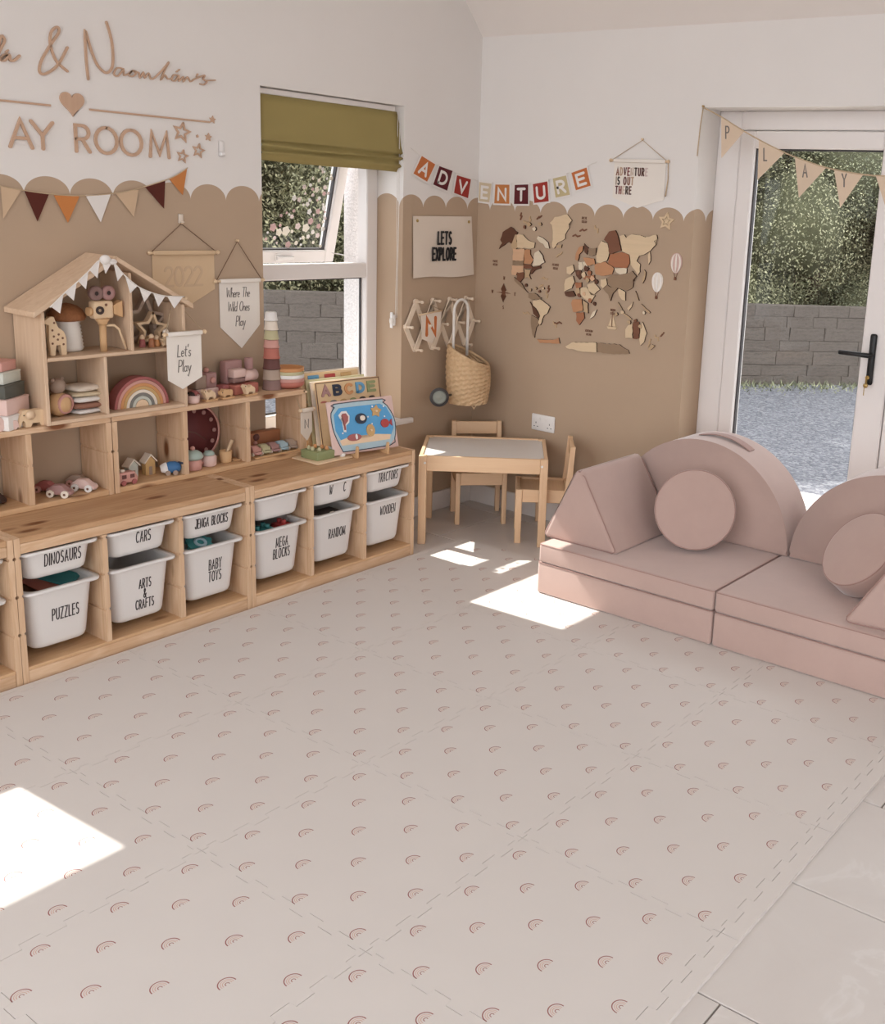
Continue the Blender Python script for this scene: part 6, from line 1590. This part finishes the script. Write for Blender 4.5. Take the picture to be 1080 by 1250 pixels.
bm = NB(); lathe(bm, [(0, 0), (.014, 0), (.016, .006), (.010, .012), (0, .013)], 16, T(.020, -.052, .066) @ RY(PI / 2)); obj('knob', bm, 't_plum', t)
bm = NB(); ball(bm, (.024, -.058, .040), .010, 10); obj('bead', bm, 't_rose', t)

# -- puzzle boards leaning on the storage row
UT = .5205
def board(x, y0, y1, h, lean, mt, lab, th=.009, name='puzzle_board'):
    t = thing(name, lab, 'puzzle', T(x, (y0 + y1) / 2 + .045, UT + .0012) @ RZ(-.12) @ RY(-lean) @ WL, 'puzzle boards leaning by the window')
    w = (y1 - y0) / 2; bm = NB(); box(bm, (-w, 0, -th), (w, h, 0), .004, 2); obj('board', bm, mt, t); return t
MAT['boardwood'] = wood('puzzle_board_wood', rgb(228, 200, 160), rgb(210, 176, 130), 'x', 0, .5, 24, .2)
for k, (x, y0, y1, h, mt, lab) in enumerate(((.130, -1.335, -.985, .352, 't_cream', 'cream puzzle board at the very back of the leaning stack'), (.158, -1.345, -1.020, .350, 'boardwood', 'tallest natural puzzle board in the leaning stack'), (.182, -1.332, -1.005, .325, 't_sage', 'sage edged puzzle board in the leaning stack'), (.204, -1.326, -.990, .318, 't_cream', 'cream puzzle board just behind the letters board'), )):
    t = board(x, y0, y1, h, .20, mt, lab)
    if k == 1:
        for j, c in enumerate(('t_sky', 't_red', 't_ochre')):
            bm = NB(); box(bm, (-.09 + j * .09 - .03, h - .034, .0002), (-.09 + j * .09 + .03, h - .012, .004), .002, 1); obj('puzzle_piece', bm, c, t)
t = board(.232, -1.322, -.962, .318, .20, 'boardwood', 'letters puzzle board showing a to e behind the fish bowl puzzle')
for j, (ch, c) in enumerate(zip('ABCDE', ('t_dusty', 't_navy', 't_orange', 't_sky', 't_green'))):
    bm = NB(); gw_ = G[ch][0]
    for k, pl in enumerate(G[ch][1]): stroke(bm, [(-.128 + j * .064 + (p[0] / gw_ - .5) * .036, .254 + p[1] * .040) for p in pl], .013, .0002, .006 + k * .0003)
    obj('letter_piece', bm, c, t)
for j, c in enumerate(('t_coral', 't_grey', 't_ochre', 't_green', 't_dark', 't_dark')):
    bm = NB(); prism(bm, [(-.145 + j * .054 + .017 * math.cos(a), .222 + .009 * math.sin(a)) for a in [PI * i / 8 for i in range(9)]], .0002, .004); obj('picture_piece', bm, c, t)
bm = NB(); frame_rect(bm, -.178, .178, .003, .315, .004, .0001, .0016, lambda q, a, c, e, f, d0, d1: box(q, (a, e, d0), (c, f, d1))); obj('edge_line', bm, 't_brown', t)
# easel and fish bowl
t = thing('plate_easel', 'small wooden easel holding the fish bowl puzzle', 'easel', T(.332, -1.142, UT) @ RZ(-.17))
for s in (-1, 1):
    y = s * .082
    bm = NB(); prism(bm, [(.062, 0), (.078, 0), (.080, .052), (.070, .054), (.062, .016), (-.010, .012), (-.042, .130), (-.050, .130), (-.024, .0), (-.012, 0)], y - .005, y + .005, Matrix(((1, 0, 0, 0), (0, 0, 1, 0), (0, 1, 0, 0), (0, 0, 0, 1)))); obj('support', bm, 'toywood', t)
bm = NB(); cyl(bm, (-.018, -.077, .006), (-.018, .077, .006), .005, n=8); obj('crossbar', bm, 'toywood', t)
t = thing('fish_bowl_puzzle', 'blue fish bowl peg puzzle standing on the easel', 'puzzle', T(.376, -1.160, UT + .0175) @ RZ(-.17) @ RY(-.26) @ WL)
hw, hh = .176, .240
bm = NB(); box(bm, (-hw, 0, -.010), (hw, hh, 0), .006, 2); obj('board', bm, 't_blush', t)
ol = [(-.135, .012), (.135, .012), (.168, .040), (.182, .090), (.180, .140), (.150, .195), (.128, .212), (.128, .228), (-.150, .228), (-.150, .212), (-.172, .190), (-.176, .150), (-.170, .100), (-.150, .045)]
ol = [(x * .93, y) for x, y in ol]
bm = NB(); prism(bm, ol, .0001, .0016); bw = obj('bowl_outline', bm, 't_paleblue', t)
bm = NB(); stroke(bm, smooth(ol + [ol[0]], 2), .004, .0017, .0022); obj('outline', bm, 't_navy', bw)
wt = [(-.120, .046), (.130, .046), (.158, .090), (.158, .140), (.132, .190), (.100, .208), (-.118, .208), (-.148, .180), (-.150, .110)]
MAT['bowlwater'] = plain('puzzle_water_print', rgb(86, 158, 206), .4, .14, 14)
bm = NB(); prism(bm, wt, .0018, .0026); obj('water', bm, 'bowlwater', t)
bm = NB(); prism(bm, [(-.128, .040), (.128, .040), (.138, .062), (.06, .072), (0, .060), (-.08, .076), (-.136, .064)], .0027, .0034); obj('gravel', bm, 't_peg', t)
def blob(name, pts, c, z0=.0028, z1=.008, knob=None):
    bm = NB(); prism(bm, pts, z0, z1); o = obj(name, bm, c, t)
    if knob:
        bm = NB(); cyl(bm, (knob[0], knob[1], z1), (knob[0], knob[1], z1 + .006), .005, n=10); obj('peg', bm, 't_peg', o)
def ell(cx, cy, rx, ry, n=18): return [(cx + rx * math.cos(2 * PI * i / n), cy + ry * math.sin(2 * PI * i / n)) for i in range(n)]
blob('seahorse', [(-.110, .100), (-.098, .098), (-.094, .128), (-.076, .140), (-.070, .168), (-.084, .192), (-.108, .192), (-.126, .176), (-.120, .160), (-.106, .164), (-.112, .140)], 't_white', .0028, .006)
blob('seahorse_piece', [(-.107, .108), (-.100, .108), (-.100, .132), (-.084, .146), (-.080, .166), (-.090, .182), (-.106, .182), (-.114, .172), (-.104, .156)], 't_pinkred', .0061, .010)
blob('round_fish', ell(-.012, .150, .030, .024), 't_navy'); blob('fish_face', ell(-.006, .152, .014, .012), 't_cream', .0082, .010)
blob('star_fish', [(p[0] + .072, p[1] + .176) for p in star_pts(.030, .6, .2)], 't_ochre', .0028, .008, (.072, .176))
blob('red_fish', ell(.112, .116, .022, .020) , 't_red'); blob('red_fish_tail', [(.134, .116), (.150, .132), (.150, .100)], 't_red')
blob('yellow_fish', ell(.030, .092, .022, .028), 't_ochre', .0028, .008, (.030, .092))
blob('striped_fish', ell(-.060, .070, .036, .016), 't_pinkred'); blob('fish_stripe', ell(-.050, .072, .006, .013, 10), 't_white', .0081, .009)
rnd = random.Random(2)
for k in range(9):
    x, y = rnd.uniform(-.13, .13), rnd.uniform(.085, .20); bm = NB(); cyl(bm, (x, y, .0027), (x, y, .0031), .004, n=8); obj('bubble', bm, 't_white', t)
# garden tray toy
t = at('garden_tray', 'green wooden vegetable garden toy on a pale board', 'toy', .300, -1.365, UT, .0)
bm = NB(); box(bm, (-.095, -.085, 0), (.075, .120, .008), .003, 2); obj('board', bm, 'palewood', t)
bm = NB(); box(bm, (-.065, -.060, .0082), (.045, .040, .046), .004, 2); bed = obj('garden_bed', bm, 't_green', t)
for i, (x, y) in enumerate(((-.04, -.035), (-.04, .0), (-.01, -.04), (-.01, .015), (.022, -.03), (.022, .012))):
    bm = NB(); lathe(bm, [(0, 0), (.008, 0), (.010, .008), (.005, .016), (0, .017)], 10, T(x, y, .0462)); cr = obj('vegetable_top', bm, 't_orange' if i % 2 else 't_sage', bed)
bm = NB(); box(bm, (-.050, .046, .0082), (.020, .092, .038), .004, 2); obj('blue_block', bm, 't_paleblue', t)
bm = NB(); lathe(bm, [(0, 0), (.012, 0), (.013, .014), (0, .016)], 12, T(.045, .085, .0082)); obj('white_knob', bm, 't_white', t)

# -- things that show above the big bins
def bin_thing(name, lab, cat, u, k, dy, mk, x=.37):
    z = big + .150; t = at(name, lab, cat, x, bay(u, k) + dy, z); mk(t); return t
def gear(t):
    bm = NB(); pts = []
    for i in range(48): 
        r = .055 if (i // 3) % 2 == 0 else .044; pts.append((r * math.cos(2 * PI * i / 48), r * math.sin(2 * PI * i / 48)))
    prism(bm, pts, 0, .016, T(0, 0, .056) @ RY(.5)); obj('gear', bm, 't_teal', t)
    bm = NB(); lathe(bm, [(.014, 0), (.026, 0), (.026, .004), (.014, .004), (.014, 0)], 16, T(0, 0, .056) @ RY(.5) @ T(0, 0, .0165)); obj('hub', bm, 't_paleblue', t)
def brick(c, w=.05, n=2):
    def f(t):
        bm = NB(); box(bm, (-.03, -w, 0), (.03, w, .06), .004, 2); obj('block', bm, c, t)
        for i in range(n):
            for s in (-1, 1):
                bm = NB(); cyl(bm, (s * .014, -w + (2 * i + 1) * w / n, .06), (s * .014, -w + (2 * i + 1) * w / n, .076), .010, n=12); obj('stud', bm, c, t)
    return f
bin_thing('toy_gear', 'teal plastic gear on top of the baby toys bin', 'toy', UA, 2, -.02, gear)
bin_thing('building_block', 'teal building block in the bin for big blocks', 'toy block', UB_, 0, -.055, brick('t_teal'))
bin_thing('building_block', 'red building block in the bin for big blocks', 'toy block', UB_, 0, .055, brick('t_red', .030, 1))
def cards(cols):
    def f(t):
        for i, c in enumerate(cols):
            bm = NB(); box(bm, (-.06, -.045, 0), (.06, .045, .006), .001, 1, T(0, (i - 1) * .055, .03 + i * .012) @ RY(.3) @ RZ(.3 * i)); obj('puzzle_tray', bm, c, t)
    return f
bin_thing('puzzle_pieces', 'mixed brown, red and green puzzle trays in the puzzles bin', 'puzzle', UA, 0, 0, cards(('t_brown', 't_coral', 't_teal')), .31)
bin_thing('black_toy', 'black toy with a pale clip in the bin lettered random', 'toy', UB_, 1, -.02, lambda t: (obj('body', (lambda b: (box(b, (-.04, -.07, 0), (.05, .07, .065), .01, 2), b)[1])(NB()), 't_dark', t), obj('clip', (lambda b: (box(b, (.0505, -.01, .04), (.056, .012, .072), .002, 1), b)[1])(NB()), 't_cream', t)))
